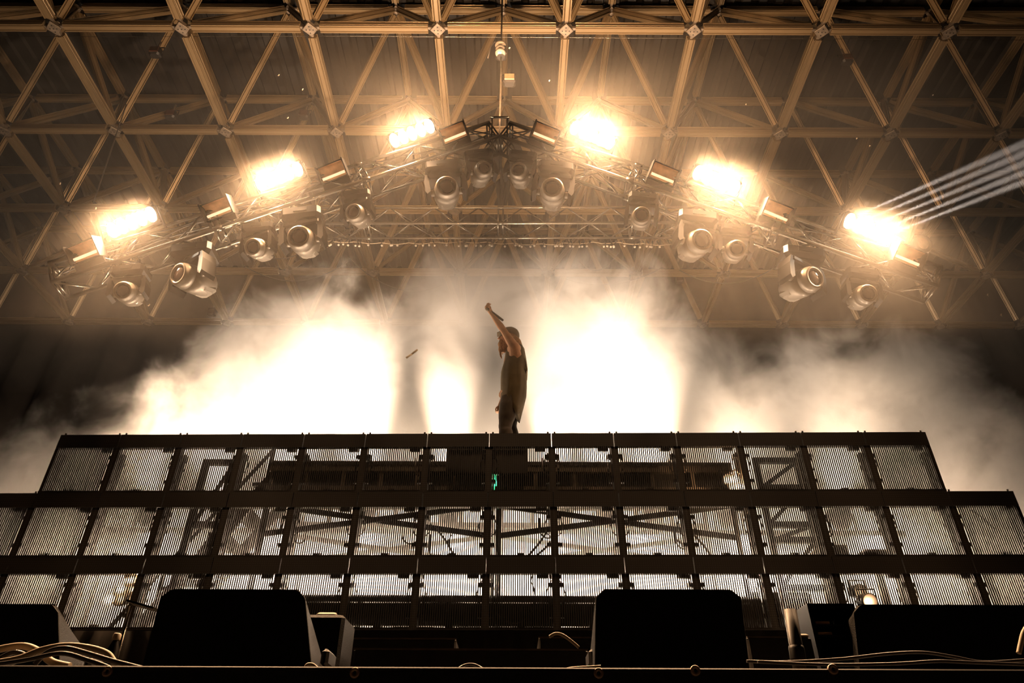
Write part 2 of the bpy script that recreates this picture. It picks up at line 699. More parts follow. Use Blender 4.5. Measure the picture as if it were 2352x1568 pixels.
# pixel column of the lamp, pixel its beam is aimed at, power, cone, label
FLOODS = [(400, (340, 860), 450, 70, 'outermost upward flood lamp at the left end of the lamp platform'),
          (560, (470, 800), 1000, 70, 'upward flood lamp under the left tail of the smoke'),
          (700, (690, 700), 1500, 62, 'upward flood lamp under the left shoulder of the smoke'),
          (860, (800, 660), 3600, 46, 'upward flood lamp under the thick left plume'),
          (1040, (1045, 560), 2600, 32, 'upward flood lamp just left of the performer'),
          (1285, (1200, 560), 3000, 30, 'upward flood lamp just right of the performer'),
          (1380, (1330, 600), 2600, 40, 'upward flood lamp under the inner side of the thick right plume'),
          (1480, (1440, 650), 2200, 46, 'upward flood lamp under the outer side of the thick right plume'),
          (1640, (1740, 720), 420, 66, 'upward flood lamp under the low far right plume'),
          (1880, (1930, 780), 380, 70, 'outermost upward flood lamp at the right end of the lamp platform')]
for sx, aim_, pw, ang, lab in FLOODS:
    loc = Vector((at(sx, 1000, 8.15).x, 8.15, SHELF))
    if flood is None:
        flood = uplamp_proto()
        flood.location = loc
        o = flood
    else:
        o = copy_tree(flood, None, None, loc)
    tag(o, lab, 'lamp', 'flood lamps on the lamp platform')
    light('SPOT', 'flood_beam', loc + Vector((0, 0, .345)), pw * P_SMOKE, FLOODC, .10, at(aim_[0], aim_[1], 8.15) + Vector((0, -.6, 0)), R(ang * 1.12), 1.0)
for nf, (fx, pw) in enumerate(((-4.6, 260), (-3.0, 260), (-1.9, 300), (-.7, 240), (.6, 300), (1.7, 300), (3.0, 280), (4.7, 330))):
    loc = Vector((fx, 8.9, F))
    o = copy_tree(flood, None, None, loc)
    tag(o, 'flood lamp standing on the stage floor behind the risers, %s' % ordinal(nf, 8), 'lamp', 'floor flood lamps in the smoke')
    light('POINT', 'flood_and_fill', loc + Vector((0, 0, .45)), pw * .55 * P_LOW, FLOODC, .12)
    light('POINT', 'flood_and_fill', loc + Vector((0, 0, 2.1)), pw * 1.2 * P_LOW, FLOODC, .12)  # no lamp up here: bare fill point added to brighten the smoke

# ================================================================== LIGHTING TRUSSES
TY = 6.0
APEX = at(1147, 312, TY)
LEFT_END = at(118, 648, TY)
RIGHT_END = at(2155, 657, TY)
LEFT_END.y = RIGHT_END.y = APEX.y = TY
_rod = {}


def rod(name, a, b, r, parent, off, mat_=None, n=7):
    a, b = Vector(a), Vector(b)
    ln = round((b - a).length, 3)
    key = (ln, r, mat_.name if mat_ else '', n)
    if key not in _rod:
        _rod[key] = MB().cyl((0, 0, -ln / 2), (0, 0, ln / 2), r, n).mesh(name, mat_ or m_tube)
    return link(name, _rod[key], parent, (a + b) / 2 - off, (b - a).to_track_quat('Z', 'Y'))


def box_truss(root, A, B, up, s, pitch, rc=.024, rb=.0105, seg=2.0):
    """square truss between A and B; up: unit vector from the lower to the upper chords"""
    off = root.location
    d = (B - A)
    L_ = d.length
    d.normalize()
    Y = Vector((0, 1, 0))
    cs = [Vector((0, 0, 0)), up * s, Y * s, up * s + Y * s]
    for c_ in cs:
        rod('chord', A + c_, B + c_, rc, root, off)
    n_ = int(round(L_ / pitch))
    p_ = L_ / n_
    for a, b_ in ((0, 1), (2, 3), (0, 2), (1, 3)):
        ph = 0 if (a, b_) in ((0, 1), (0, 2)) else 1
        for k in range(n_):
            u, v = (a, b_) if (k + ph) % 2 == 0 else (b_, a)
            rod('brace', A + d * (p_ * k) + cs[u], A + d * (p_ * (k + 1)) + cs[v], rb, root, off)
    m_ = max(1, int(round(L_ / seg)))
    for k in range(m_ + 1):
        for e in (-.04, .04):
            t = min(max(L_ * k / m_ + e, 0), L_)
            for a, b_ in ((0, 1), (2, 3), (0, 2), (1, 3)):
                rod('rung', A + d * t + cs[a], A + d * t + cs[b_], .012, root, off)
        if 0 < k < m_:
            for c_ in cs:
                q = (d).to_track_quat('Z', 'Y')
                link('coupler', me_coupler, root, A + d * (L_ * k / m_) + c_ - off, q)


me_coupler = MB().cyl((0, 0, -.05), (0, 0, .05), .033, 8).mesh('coupler', m_tube)
UPV = Vector((0, 0, 1))
TS = .30
gable = tag(empty('gable_truss', APEX), 'gable shaped lighting truss carrying the blinders and moving heads', 'truss')
UL = (UPV - (APEX - LEFT_END).normalized() * UPV.dot((APEX - LEFT_END).normalized())).normalized()
UR = (UPV - (RIGHT_END - APEX).normalized() * UPV.dot((RIGHT_END - APEX).normalized())).normalized()
box_truss(gable, LEFT_END, APEX, UL, TS, .335)
box_truss(gable, APEX, RIGHT_END, UR, TS, .335)
# corner piece under the roof peak
for y in (0, TS):
    for sx in (-1, 1):
        rod('corner_strut', APEX + Vector((sx * .10, y, -.02)), APEX + Vector((sx * .10, y, .33)), .012, gable, APEX)
    rod('corner_strut', APEX + Vector((-.13, y, .37)), APEX + Vector((.13, y, .37)), .016, gable, APEX)

BY = 8.3
BA, BB_ = at(528, 514, BY), at(1768, 512, BY)
BS = .35
back = tag(empty('straight_truss', BA), 'straight lighting truss hanging level behind the gable shaped truss', 'truss')
box_truss(back, BA, BB_, UPV, BS, .372, rc=.02, rb=.0085, seg=2.37)


def truss_z(x):
    if x < APEX.x:
        t = (x - LEFT_END.x) / (APEX.x - LEFT_END.x)
        return LEFT_END.z + t * (APEX.z - LEFT_END.z)
    t = (x - APEX.x) / (RIGHT_END.x - APEX.x)
    return APEX.z + t * (RIGHT_END.z - APEX.z)


def slope_at(x):
    d = (APEX - LEFT_END) if x < APEX.x else (RIGHT_END - APEX)
    return math.atan2(d.z, d.x)


# ---------------------------------------------------------------- moving heads
def head_meshes(k):
    """k: size factor; local origin at the truss clamp, z up, hanging down; returns meshes of base, yoke, head, lens, ring"""
    bs = MB()
    bs.bbox((0, 0, -.095 * k), (.42 * k, .30 * k, .16 * k), .035 * k)
    bs.box((0, -.152 * k, -.09 * k), (.14 * k, .01 * k, .05 * k))
    for s_ in (-1, 1):
        bs.box((s_ * .1 * k, 0, -.015 * k), (.03 * k, .05 * k, .05 * k))
    yk = MB()
    yk.lathe([(.09 * k, 0), (.10 * k, -.03 * k), (.09 * k, -.05 * k)], 16, (0, 0, -.155 * k))
    yk.bbox((0, 0, -.225 * k), (.40 * k, .19 * k, .075 * k), .02 * k)
    for s_ in (-1, 1):
        yk.prism([(s_ * .165 * k, -.20 * k), (s_ * .215 * k, -.20 * k), (s_ * .235 * k, -.30 * k), (s_ * .235 * k, -.46 * k), (s_ * .215 * k, -.50 * k), (s_ * .175 * k, -.46 * k), (s_ * .18 * k, -.30 * k)],
                 -.085 * k, .085 * k)
    hd = MB()   # along local -Y as the light direction
    q = Vector((0, -1, 0)).to_track_quat('Z', 'X')
    prof = [(.02, -.25), (.09, -.24), (.125, -.20), (.14, -.12), (.145, -.03), (.14, .05), (.128, .055), (.128, .065), (.135, .075), (.125, .14), (.115, .15), (.115, .165), (.105, .17), (.09, .172), (.088, .15)]
    hd.lathe([(a * k, b_ * k) for a, b_ in prof], 24, (0, 0, 0), q)
    hd.bbox((0, .13 * k, -.06 * k), (.20 * k, .20 * k, .14 * k), .03 * k)
    for s_ in (-1, 1):
        hd.cyl((s_ * .12 * k, 0, 0), (s_ * .19 * k, 0, 0), .04 * k, 12)
    ln = MB().lathe([(.088 * k, .150 * k), (.06 * k, .162 * k), (.005, .166 * k)], 20, (0, 0, 0), q)
    rg = MB().lathe([(.118 * k, .095 * k), (.128 * k, .10 * k), (.128 * k, .115 * k), (.118 * k, .12 * k)], 24, (0, 0, 0), q)
    hn = MB()
    hn.tube([(-.07 * k, .225 * k, .03 * k), (-.07 * k, .26 * k, .05 * k), (.07 * k, .26 * k, .05 * k), (.07 * k, .225 * k, .03 * k)], .008 * k, 6)
    return (bs.mesh('base', m_blackgloss), yk.mesh('yoke', m_blackgloss), hd.mesh('head', m_head), ln.mesh('lens', m_lens), rg.mesh('lens_ring', m_bolt), hn.mesh('handle', m_black))


SIZES = {'big': head_meshes(1.12), 'small': head_meshes(.86)}
HEADS = [  # pixel of the lens, size, aim x, aim z, label
    (285, 632, 'small', .05, -.45, 'small moving head lamp at the left tail of the gable truss'),
    (415, 607, 'big', -.75, -.25, 'large pale moving head lamp turned left, on the low left part of the truss'),
    (580, 535, 'small', -.30, -.55, 'small moving head lamp beside the left end of the straight truss'),
    (675, 543, 'big', -.10, -.45, 'large moving head lamp pointing down under the left lit blinder pair'),
    (808, 460, 'small', -.35, -.45, 'small moving head lamp above the left part of the straight truss'),
    (1012, 418, 'big', .05, -.42, 'large moving head lamp with pale shell just left of the peak'),
    (1098, 380, 'small', .30, -.35, 'small dark moving head lamp close to the peak on its left side'),
    (1203, 377, 'small', -.10, -.35, 'small dark moving head lamp close to the peak on its right side'),
    (1283, 415, 'big', .0, -.42, 'large moving head lamp with pale shell just right of the peak'),
    (1483, 468, 'small', -.10, -.55, 'small moving head lamp above the right part of the straight truss'),
    (1618, 533, 'big', .30, -.40, 'large moving head lamp under the brightest blinder on the right arm'),
    (1699, 545, 'small', -.05, -.55, 'small moving head lamp beyond the right end of the straight truss'),
    (1868, 617, 'big', .62, -.25, 'large pale moving head lamp turned right, on the low right part of the truss'),
    (1992, 640, 'small', .05, -.40, 'small moving head lamp at the right tail of the gable truss'),
]
for px, py, sz, ax, az, lab in HEADS:
    k = 1.12 if sz == 'big' else .86
    p = at(px, py, TY + .05)
    cx = p.x - .06 * k * ax
    zt = truss_z(cx) - .035 * k - .02
    sl = slope_at(cx)
    root = empty('moving_head', (cx, TY + TS / 2, zt), Quaternion((0, 1, 0), -sl * .35))
    tag(root, lab, 'stage light', 'moving head lamps under the gable truss')
    me = SIZES[sz]
    link('base', me[0], root)
    yk = link('yoke', me[1], root)
    pan = math.atan2(ax, 1.0) * .8
    qp = Quaternion((0, 0, 1), pan)
    yk.rotation_mode = 'QUATERNION'
    yk.rotation_quaternion = qp
    aim = Vector((ax, -1, az)).normalized()
    tilt = math.atan2(-az, math.hypot(ax, 1))
    qh = Quaternion((0, 0, 1), pan) @ Quaternion((1, 0, 0), tilt)
    hd = link('head', me[2], root, (0, 0, -.41 * k), qh)
    link('lens', me[3], hd)
    link('lens_ring', me[4], hd)
    link('handle', me[5], hd)

# ---------------------------------------------------------------- strobes and blinders
def face_quat(x, tilt):
    """local x along the truss, local z out of the face towards the pit"""
    sl = slope_at(x)
    X = Vector((math.cos(sl), 0, math.sin(sl)))
    Z = Vector((0, -math.cos(tilt), -math.sin(tilt)))
    Y = Z.cross(X).normalized()
    X = Y.cross(Z).normalized()
    return Matrix((X, Y, Z)).transposed().to_quaternion()


def strobe_proto():
    root = empty('strobe_light')
    hs = MB()
    W_, H_, D_ = .33, .20, .12
    hs.box((0, 0, -D_), (W_, H_, .012))
    hs.box((0, H_ / 2, -D_ / 2), (W_, .012, D_))
    hs.box((0, -H_ / 2, -D_ / 2), (W_, .012, D_))
    hs.box((0, -H_ / 2 - .05, -D_ * .6), (W_ * 1.05, .07, D_ * .7))
    hs.build('housing', m_black, root)
    for s_ in (-1, 1):
        MB().prism([(s_ * W_ / 2, -.11), (s_ * (W_ / 2 + .012), -.11), (s_ * (W_ / 2 + .012), .115), (s_ * W_ / 2, .115)], -.14, .02)
        e = MB()
        e.box((s_ * (W_ / 2 + .007), 0, -.055), (.014, H_ + .03, D_ + .05))
        e.build('end_plate', m_black, root)
    rf = MB()
    n_ = 9
    pr = []
    for i in range(n_):
        a = math.pi * i / (n_ - 1)
        pr.append((H_ * .46 * math.cos(a), -.085 * math.sin(a) - .005))
    vs, fs = [], []
    for x in (-W_ / 2 + .01, W_ / 2 - .01):
        vs += [(x, a, b_) for a, b_ in pr]
    fs = [(i, i + 1, i + 1 + n_, i + n_) for i in range(n_ - 1)]
    rf.add(vs, fs, True)
    rf.build('reflector', m_reflector, root)
    MB().cyl((-W_ / 2 + .02, -.045, -.03), (W_ / 2 - .02, -.045, -.03), .017, 10).build('flash_tube', m_tubeglow, root)
    rail = MB()
    rail.cyl((-W_ / 2, -H_ / 2 - .10, -.06), (W_ / 2, -H_ / 2 - .10, -.06), .014, 8)
    rail.build('mounting_rail', m_tube, root)
    return root


STROBES = [(190, 577, 'strobe light with added glow and orange reflector at the left tail of the truss'),
           (497, 479, 'strobe light with added glow between the outer and middle lit blinders on the left'),
           (762, 394, 'strobe light with added glow between the middle and inner lit blinders on the left'),
           (1042, 305, 'strobe light with added glow just left of the truss peak'),
           (1253, 306, 'strobe light with added glow just right of the truss peak'),
           (1526, 399, 'strobe light with added glow between the inner and middle lit blinders on the right'),
           (1787, 486, 'strobe light with added glow between the middle and outer lit blinders on the right'),
           (2090, 588, 'strobe light with added glow at the right tail of the truss')]
sp = None
for px, py, lab in STROBES:
    p = at(px, py, TY - .10)
    q = face_quat(p.x, R(38))
    if sp is None:
        sp = strobe_proto()
        o = sp
        o.location = p
        o.rotation_mode = 'QUATERNION'
        o.rotation_quaternion = q
    else:
        o = copy_tree(sp, None, None, p, q)
    tag(o, lab, 'strobe light', 'strobe lights on the gable truss')


def blinder_proto():
    root = empty('blinder_light')
    hs = MB()
    W_, H_, D_ = .62, .22, .12
    hs.bbox((0, 0, -D_ / 2 - .012), (W_, H_, D_), .02)
    for s_ in (-1, 1):
        hs.box((s_ * (W_ / 2 + .01), -.06, -.06), (.012, .26, .05))
    hs.build('housing', m_black, root)
    for i in range(5):
        x = -.24 + .12 * i
        l_ = MB()
        rings = []
        for rr, z in ((.055, -.008), (.055, .004), (.04, .016), (.006, .022)):
            rings.append([Vector((x + rr * math.cos(t), (rr + .035) * math.sin(t), z)) for t in [2 * math.pi * k / 16 for k in range(16)]])
        l_.ring_loft(rings)
        l_.build('lamp', m_lit, root)
    return root


BLINDERS = [(302, 510, 'lit', 'outermost lit blinder on the left arm of the truss'), (641, 405, 'lit', 'middle lit blinder on the left arm of the truss'),
            (946, 306, 'lit', 'lit blinder nearest to the peak on the left arm'), (1361, 310, 'lit', 'lit blinder nearest to the peak on the right arm'),
            (1646, 414, 'lit', 'middle lit blinder on the right arm of the truss'), (1996, 526, 'lit', 'outermost lit blinder sending pale beams to the upper right')]
bp_ = None
for n_, (px, py, _, lab) in enumerate(BLINDERS):
    p = at(px, py, TY - .12)
    q = face_quat(p.x, R(36))
    if bp_ is None:
        bp_ = blinder_proto()
        o = bp_
        o.location = p
        o.rotation_mode = 'QUATERNION'
        o.rotation_quaternion = q
    else:
        o = copy_tree(bp_, None, None, p, q)
    tag(o, lab, 'blinder light', 'lit blinders on the gable truss')
    out = q @ Vector((0, 0, 1))
    for s_ in (-1, 1):
        lp = p + out * .06 + (q @ Vector((s_ * .15, 0, 0)))
        light('SPOT', 'roof_fill_spot', lp + (q @ Vector((0, .13, -.06))), P_ROOF_FILL * ROOF_FILL_GAIN[n_] / 2, WARM, .05, lp + Vector((0, .9, 3)), R(160), 1.0)  # added upward fill for roof and haze, no fixture of its own
        light('SPOT', 'blinder_beam', lp, P_FRONT * FR_GAIN[n_] / 2, WARM, .05, lp + out, R(165), 1.0)
# the pale beams of the outermost right blinder
p = at(1996, 526, TY - .12)
q = face_quat(p.x, R(36))
for i in range(5):
    a = p + (q @ Vector((-.24 + .12 * i, .05, .12)))
    tgt = at(2560, 290, 6.0) + (q @ Vector((-.24 + .12 * i, 0, .0))) * 1.5
    light('SPOT', 'beam_light', a, 36000, (1, .86, .78), .012, tgt, R(3.0), 1.0)

# round lamp beyond the right strobe
root = tag(empty('round_flood_lamp', at(2119, 560, TY + .25)), 'round lamp with a dull glass face beyond the outermost right blinder', 'stage light')
q = Vector((.1, -1, -.35)).to_track_quat('Z', 'Y')
MB().lathe([(.05, -.2), (.09, -.14), (.115, 0), (.12, .01), (.105, .012)], 24, q=q).build('housing', m_black, root)
MB().lathe([(.104, .0), (.06, .016), (.01, .02)], 24, q=q).build('lens', m_reflector, root)

# cables and clutter along the truss
for side, A, B, U_ in (('left', LEFT_END, APEX, UL), ('right', APEX, RIGHT_END, UR)):
    for k in range(3):
        pts = []
        n_ = 60
        for i in range(n_ + 1):
            t = i / n_
            p = A.lerp(B, t) + U_ * (.30 + .02 * math.sin(t * 40 + k * 2)) + Vector((0, .05 + .07 * k, .03 - .05 * abs(math.sin(t * 19 + k * 1.3))))
            pts.append(p)
        o = MB().tube(pts, .011, 5).build('power_cable', m_cable)
        tag(o, '%s black power cable lying along the %s arm of the gable truss' % (('front', 'middle', 'rear')[k], side), 'cable', 'cables lying on the gable truss')
rnd = random.Random(3)
for px, py, r_, wh in ((275, 600, .12, 'just left of the leftmost moving head'), (150, 612, .16, 'at the left tip of the gable truss'), (740, 470, .08, 'where the left arm crosses the straight truss'),
                       (1470, 450, .08, 'above the moving head over the right half of the straight truss'), (1680, 512, .08, 'below the middle blinder of the right arm'), (1000, 370, .07, 'above the large moving head left of the peak'),
                       (1880, 580, .08, 'above the large moving head on the low right part')):
    for k in range(3):
        c_ = at(px + 6 * k, py + rnd.uniform(-4, 4), TY + .2)
        pts = [c_ + Vector((r_ * (1 + .2 * k) * math.cos(a), .04 * math.sin(2 * a + k), r_ * .8 * math.sin(a))) for a in [j * math.pi / 9 for j in range(14)]]
        o = MB().tube(pts, .006, 5).build('coiled_cable', m_tape if k == 0 else m_cable)
        tag(o, ('pale', 'small dark', 'wide dark')[k] + ' looped cable ' + wh, 'cable', 'cable loops ' + wh)

# ---------------------------------------------------------------- small hanging lamps under the straight truss
fl = empty('festoon_lamp')
MB().box((0, 0, -.02), (.02, .025, .05)).build('clip', m_black, fl)
MB().tube([(0, 0, -.04), (.012, 0, -.075), (.004, 0, -.11)], .005, 5).build('stem', m_tube, fl)
MB().lathe([(.004, .02), (.016, .012), (.021, 0), (.016, -.014), (.003, -.02)], 10, (.004, 0, -.13)).build('bulb', m_bulb, fl)
tag(fl, 'small glinting lamp hanging from the lower chord of the straight truss', 'lamp', 'small lamps hanging under the straight truss')
x = BA.x + .03
first = True
while x < BB_.x - .12:
    for k in range(rnd.choice((1, 1, 2, 3))):
        loc = Vector((x + k * .07 + rnd.uniform(-.02, .02), BY + BS + rnd.uniform(-.01, .01), BA.z - .012 + rnd.uniform(-.006, .006)))
        q = Quaternion((0, 1, 0), rnd.uniform(-.5, .5)) @ Quaternion((0, 0, 1), rnd.uniform(0, 6))
        if first:
            fl.location = loc
            first = False
        else:
            copy_tree(fl, None, None, loc, q)
    x += rnd.uniform(.10, .27)
pts = [Vector((BA.x - .2 + i * (BB_.x - BA.x + .4) / 120, BY + BS + .03, BA.z - .03 - .035 * abs(math.sin(i * .55)) - .02 * math.sin(i * .21))) for i in range(121)]
tag(MB().tube(pts, .006, 5).build('festoon_cable', m_tape), 'sagging pale cable feeding the small lamps under the straight truss', 'cable')

# ---------------------------------------------------------------- hoist, cable tower, clamps on the space frame
hp = at(1151, 118, TY + .3)
root = tag(empty('chain_hoist', hp), 'electric chain hoist hanging from the roof over the truss peak', 'hoist')
MB().bbox((0, 0, 0), (.17, .16, .30), .03).build('body', m_black, root)
for dz, w_ in ((.06, .15), (-.03, .13), (-.12, .14)):
    MB().lathe([(w_ / 2, -.025), (w_ / 2 + .008, 0), (w_ / 2, .025)], 16, (-.01, -.055, dz)).build('cooling_band', m_head, root)
MB().box((-.02, -.09, -.165), (.05, .02, .03)).build('status_lamp', m_green, root)
MB().tube([(0, 0, -.15), (.005, 0, -.5), (0, 0, (APEX.z + .38) - hp.z)], .013, 6).build('chain', m_node, root)
MB().tube([(0, 0, .15), (0, 0, .4), (0, .1, ZG - hp.z + .9)], .014, 6).build('sling', m_black, root)
MB().tube([(0, .0, .15), (-.10, 0, .25), (-.16, .02, .15), (-.2, .05, -.1)], .010, 6).build('control_cable', m_cable, root)

cb = at(1156, 405, 12.45)
root = tag(empty('cable_bundle', cb), 'thick dark bundle of cables hanging behind the truss peak', 'cable bundle')
for k in range(9):
    a = k * .7
    MB().tube([(.10 * math.cos(a), .10 * math.sin(a), .5), (.13 * math.cos(a), .13 * math.sin(a), 0), (.14 * math.cos(a + .4), .14 * math.sin(a), -.45), (.06 * math.cos(a), .06 * math.sin(a), -1.0), (.05 * math.cos(a), .05 * math.sin(a), -1.9)], .045, 6).build('cable', m_black, root)

for px, py, Y, lab in ((360, 118, 8.2, 'dark clamp lamp strapped to a roof strut at the upper left'), (395, 262, 9.6, 'pair of small dark lamps hanging from the second roof row on the left'),
                       (1942, 135, 8.2, 'dark clamp lamp strapped to a roof strut at the upper right'), (1170, 182, 7.6, 'small pale tag box hanging behind the chain hoist'),
                       (488, 715, 15.2, 'dark lantern hanging low at the back on the left'), (1560, 640, 15.0, 'dark lantern hanging low at the back on the right'), (700, 262, 10.0, 'small dark lamp clamped to a strut left of the inner blinder')):
    p = at(px, py, Y)
    root = tag(empty('work_light', p), lab, 'lamp')
    mm = m_pipe if 'tag box' in lab else m_black
    MB().bbox((0, 0, -.05), (.22, .16, .2), .03).build('housing', mm, root)
    MB().box((0, -.09, -.05), (.17, .02, .14)).build('glass', m_lens if mm is m_black else m_reflector, root)
    MB().tube([(-.13, 0, -.05), (-.13, 0, .12), (.13, 0, .12), (.13, 0, -.05)], .012, 6).build('bracket', m_black, root)
    MB().cyl((0, 0, .12), (0, 0, .3), .02, 8).build('clamp', m_node, root)
# cables strapped across the first strut row, one thin wire under the near chords
wr = [at(x_, y_, 7.3) for x_, y_ in ((0, 84), (400, 84), (800, 83), (1200, 86), (1600, 88), (2000, 90), (2352, 92))]
tag(MB().tube(wr, .004, 4).build('steel_wire', m_tube), 'thin taut steel wire running under the nearest roof chord', 'wire')
for a, (x0_, y0_, x1_, y1_, sag, Y) in enumerate(((560, 610, 800, 600, 40, 13.5), (800, 590, 1040, 640, 50, 13.5), (1560, 620, 1800, 600, 40, 13.5), (560, 560, 700, 575, 26, 12), (1300, 640, 1520, 615, 24, 13), (290, 240, 215, 465, 0, 8.5), (1330, 600, 1420, 580, 30, 13))):
    pts = []
    for i in range(13):
        t = i / 12
        pts.append(at(x0_ + (x1_ - x0_) * t, y0_ + (y1_ - y0_) * t + sag * 4 * t * (1 - t), Y))
    tag(MB().tube(pts, .012, 5).build('slack_cable', m_cable), 'thin slack cable ' + ('low at the left behind the straight truss', 'in the smoke above the performer, on the left', 'low at the right behind the straight truss', 'close under the left end of the straight truss', 'right of the straight truss centre', 'straight wire above the outermost left blinder', 'in the smoke above the performer, on the right')[a], 'cable', 'slack cables in the back of the roof')

# ================================================================== BEHIND THE VIDEO WALL
DECK = CZ + 2.98
DF = 6.70
xL_, xM_, xR_ = at(592, 1190, DF).x, at(1133, 1190, DF).x, at(1703, 1190, DF).x
dd = 1.15
for n_, (a, b_) in enumerate(((xL_, xM_), (xM_, xR_))):
    side = ('left', 'right')[n_]
    root = tag(empty('riser_deck', ((a + b_) / 2, DF + dd / 2, DECK)), 'black %s riser platform on crossed braces behind the video wall' % side, 'platform', 'riser platforms behind the video wall')
    hw = (b_ - a) / 2 - .01
    MB().box((0, 0, -.02), (2 * hw, dd, .04)).build('top', m_deck, root)
    ed = MB()
    for y_ in (-dd / 2 + .03, dd / 2 - .03):
        ed.box((0, y_, -.075), (2 * hw, .05, .07))
        ed.box((0, y_, -.30), (2 * hw, .05, .06))
        for t in (-.66, -.33, 0, .33, .66):
            ed.box((t * hw, y_, -.18), (.04, .04, .2))
    ed.build('edge_beam', m_node, root)
    MB().box((0, -dd / 2 + .07, -.19), (2 * hw - .02, .02, .28)).build('fascia', m_deck, root)
    for sx in (-1, 1):
        for y_ in (-dd / 2 + .05, dd / 2 - .05):
            MB().cyl((sx * (hw - .04), y_, -.1), (sx * (hw - .04), y_, F - DECK), .028, 10).build('leg', m_black, root)
    for y_ in (-dd / 2 + .09, dd / 2 - .09):
        for sg in (-1, 1):
            MB().box((0, y_ + sg * .012, -.60), (2 * hw * 1.0, .018, .055), Matrix.Rotation(sg * .135, 3, 'Y')).build('cross_brace', m_black, root)
            MB().box((0, y_ + sg * .012, -1.55), (2 * hw * 1.0, .018, .05), Matrix.Rotation(sg * .135, 3, 'Y')).build('cross_brace', m_black, root)
    for z_ in (-.42, -1.5):
        MB().box((0, -dd / 2 + .05, z_), (2 * hw, .035, .035)).build('rail', m_black, root)
# low stage level behind the wall
a, b_ = at(505, 1380, DF).x, at(1725, 1380, DF).x
low = tag(empty('low_platform', ((a + b_) / 2, DF + .1, CZ + 1.62)), 'low dark platform seen through the bottom row of panels', 'platform')
MB().box((0, .1, -.03), (b_ - a, .5, .06)).build('top', m_deck, low)
MB().box((0, -.13, -.17), (b_ - a, .04, .20)).build('fascia', m_deck, low)
for t in (-.5, -.25, 0, .25, .5):
    MB().cyl((t * (b_ - a) * .98, .1, -.06), (t * (b_ - a) * .98, .1, F - CZ - 1.62), .03, 8).build('leg', m_black, low)
# podium front under the performer
pa, pb = at(1026, 1050, DF - .04), at(1212, 1050, DF - .04)
pod = tag(empty('podium_box', ((pa.x + pb.x) / 2, DF - .05, DECK)), 'dark box front below the performer, seen through the top row', 'box')
MB().bbox((0, 0, -.02), (pb.x - pa.x, .05, .30), .01).build('front_board', m_black, pod)
MB().box((0, -.03, .10), (pb.x - pa.x - .02, .012, .02)).build('edge_trim', m_black, pod)
# support posts at every joint of the wall
for i in range(-8, 9):
    p = Vector((LX, LY, 0)) + LAX * (i * LW)
    topz = (LZ - .16) if -7 <= i <= 7 else LZ - LH - .16
    root = empty('support_post', (p.x, p.y + .16, F))
    tag(root, 'black support post behind the video wall, %s' % ('at the far left end' if i == -8 else 'at the far right end' if i == 8 else 'behind the joint ' + ordinal(i + 8, 17)), 'post', 'support posts behind the video wall')
    MB().box((0, 0, (topz - F) / 2), (.045, .04, topz - F)).build('post', m_black, root)
    MB().box((0, .0, .01), (.2, .2, .02)).build('foot_plate', m_black, root)
    for z_ in (1.5, 2.1, 2.7):
        if z_ + F < topz:
            MB().box((0, -.04, z_), (.11, .03, .05)).build('bracket', m_black, root)
# black skirt under the panels
sk = MB()
for i in range(121):
    pass
n_ = 240
vs = []
for i in range(n_ + 1):
    x = -6.4 + 12.8 * i / n_
    y = LY + .075 + math.tan(LYAW) * (x - LX) + .012 * math.sin(x * 34)
    vs.append((x, y))
zt_, zb = LZ - 3 * LH + .012, F
sk.add([(x, y, zb) for x, y in vs] + [(x, y, zt_) for x, y in vs], [(i, i + 1, i + n_ + 2, i + n_ + 1) for i in range(n_)], True)
tag(sk.build('stage_skirt', m_drape), 'black pleated skirt closing the gap under the video wall', 'curtain')


def stair(x0, x1, name_label, Y):
    """steps from the deck end x0 down to x1"""
    root = tag(empty('stair_unit', (x0, Y, F)), name_label, 'stairs')
    H_ = DECK - F
    n_ = 10
    for y_ in (0, .62):
        MB().add([(0, y_ - .02, H_), (0, y_ + .02, H_), (x1 - x0, y_ - .02, 0), (x1 - x0, y_ + .02, 0), (0, y_ - .02, H_ - .22), (0, y_ + .02, H_ - .22), ((x1 - x0) * .9, y_ - .02, 0), ((x1 - x0) * .9, y_ + .02, 0)],
                 [(0, 2, 3, 1), (4, 5, 7, 6), (0, 4, 6, 2), (1, 3, 7, 5), (0, 1, 5, 4), (2, 6, 7, 3)]).build('stringer', m_black, root)
    for k in range(n_):
        t = (k + .5) / n_
        MB().box(((x1 - x0) * t, .31, H_ * (1 - t) - .02), (.2, .6, .035)).build('tread', m_deck, root)
    for t in (.02, .5, .95):
        MB().cyl(((x1 - x0) * t, 0, H_ * (1 - t)), ((x1 - x0) * t, 0, H_ * (1 - t) + .32), .02, 8).build('rail_post', m_black, root)
    MB().tube([(0, 0, H_ + .30), ((x1 - x0) * .95, 0, H_ * .05 + .32)], .02, 8).build('handrail', m_black, root)
    return root


xa = xL_ - .02
stair(xa - .02, xa - 1.75, 'dark stair unit running down from the left end of the riser', DF + .25)


def tower(x0, x1, z0, z1, Y, label, levels):
    root = tag(empty('scaffold_frame', ((x0 + x1) / 2, Y, F)), label, 'scaffold')
    hw = (x1 - x0) / 2
    for sx in (-1, 1):
        MB().box((sx * hw, 0, (z1 - F) / 2), (.06, .05, z1 - F)).build('upright', m_black, root)
    for z_ in levels:
        MB().box((0, 0, z_ - F), (2 * hw, .05, .06)).build('crossbar', m_black, root)
    for a_, c_ in zip(levels[:-1], levels[1:]):
        rot = math.atan2(c_ - a_, 2 * hw)
        MB().box((0, .04, (a_ + c_) / 2 - F), (math.hypot(2 * hw, c_ - a_), .02, .04), Matrix.Rotation(-rot, 3, 'Y')).build('diagonal', m_black, root)
    return root


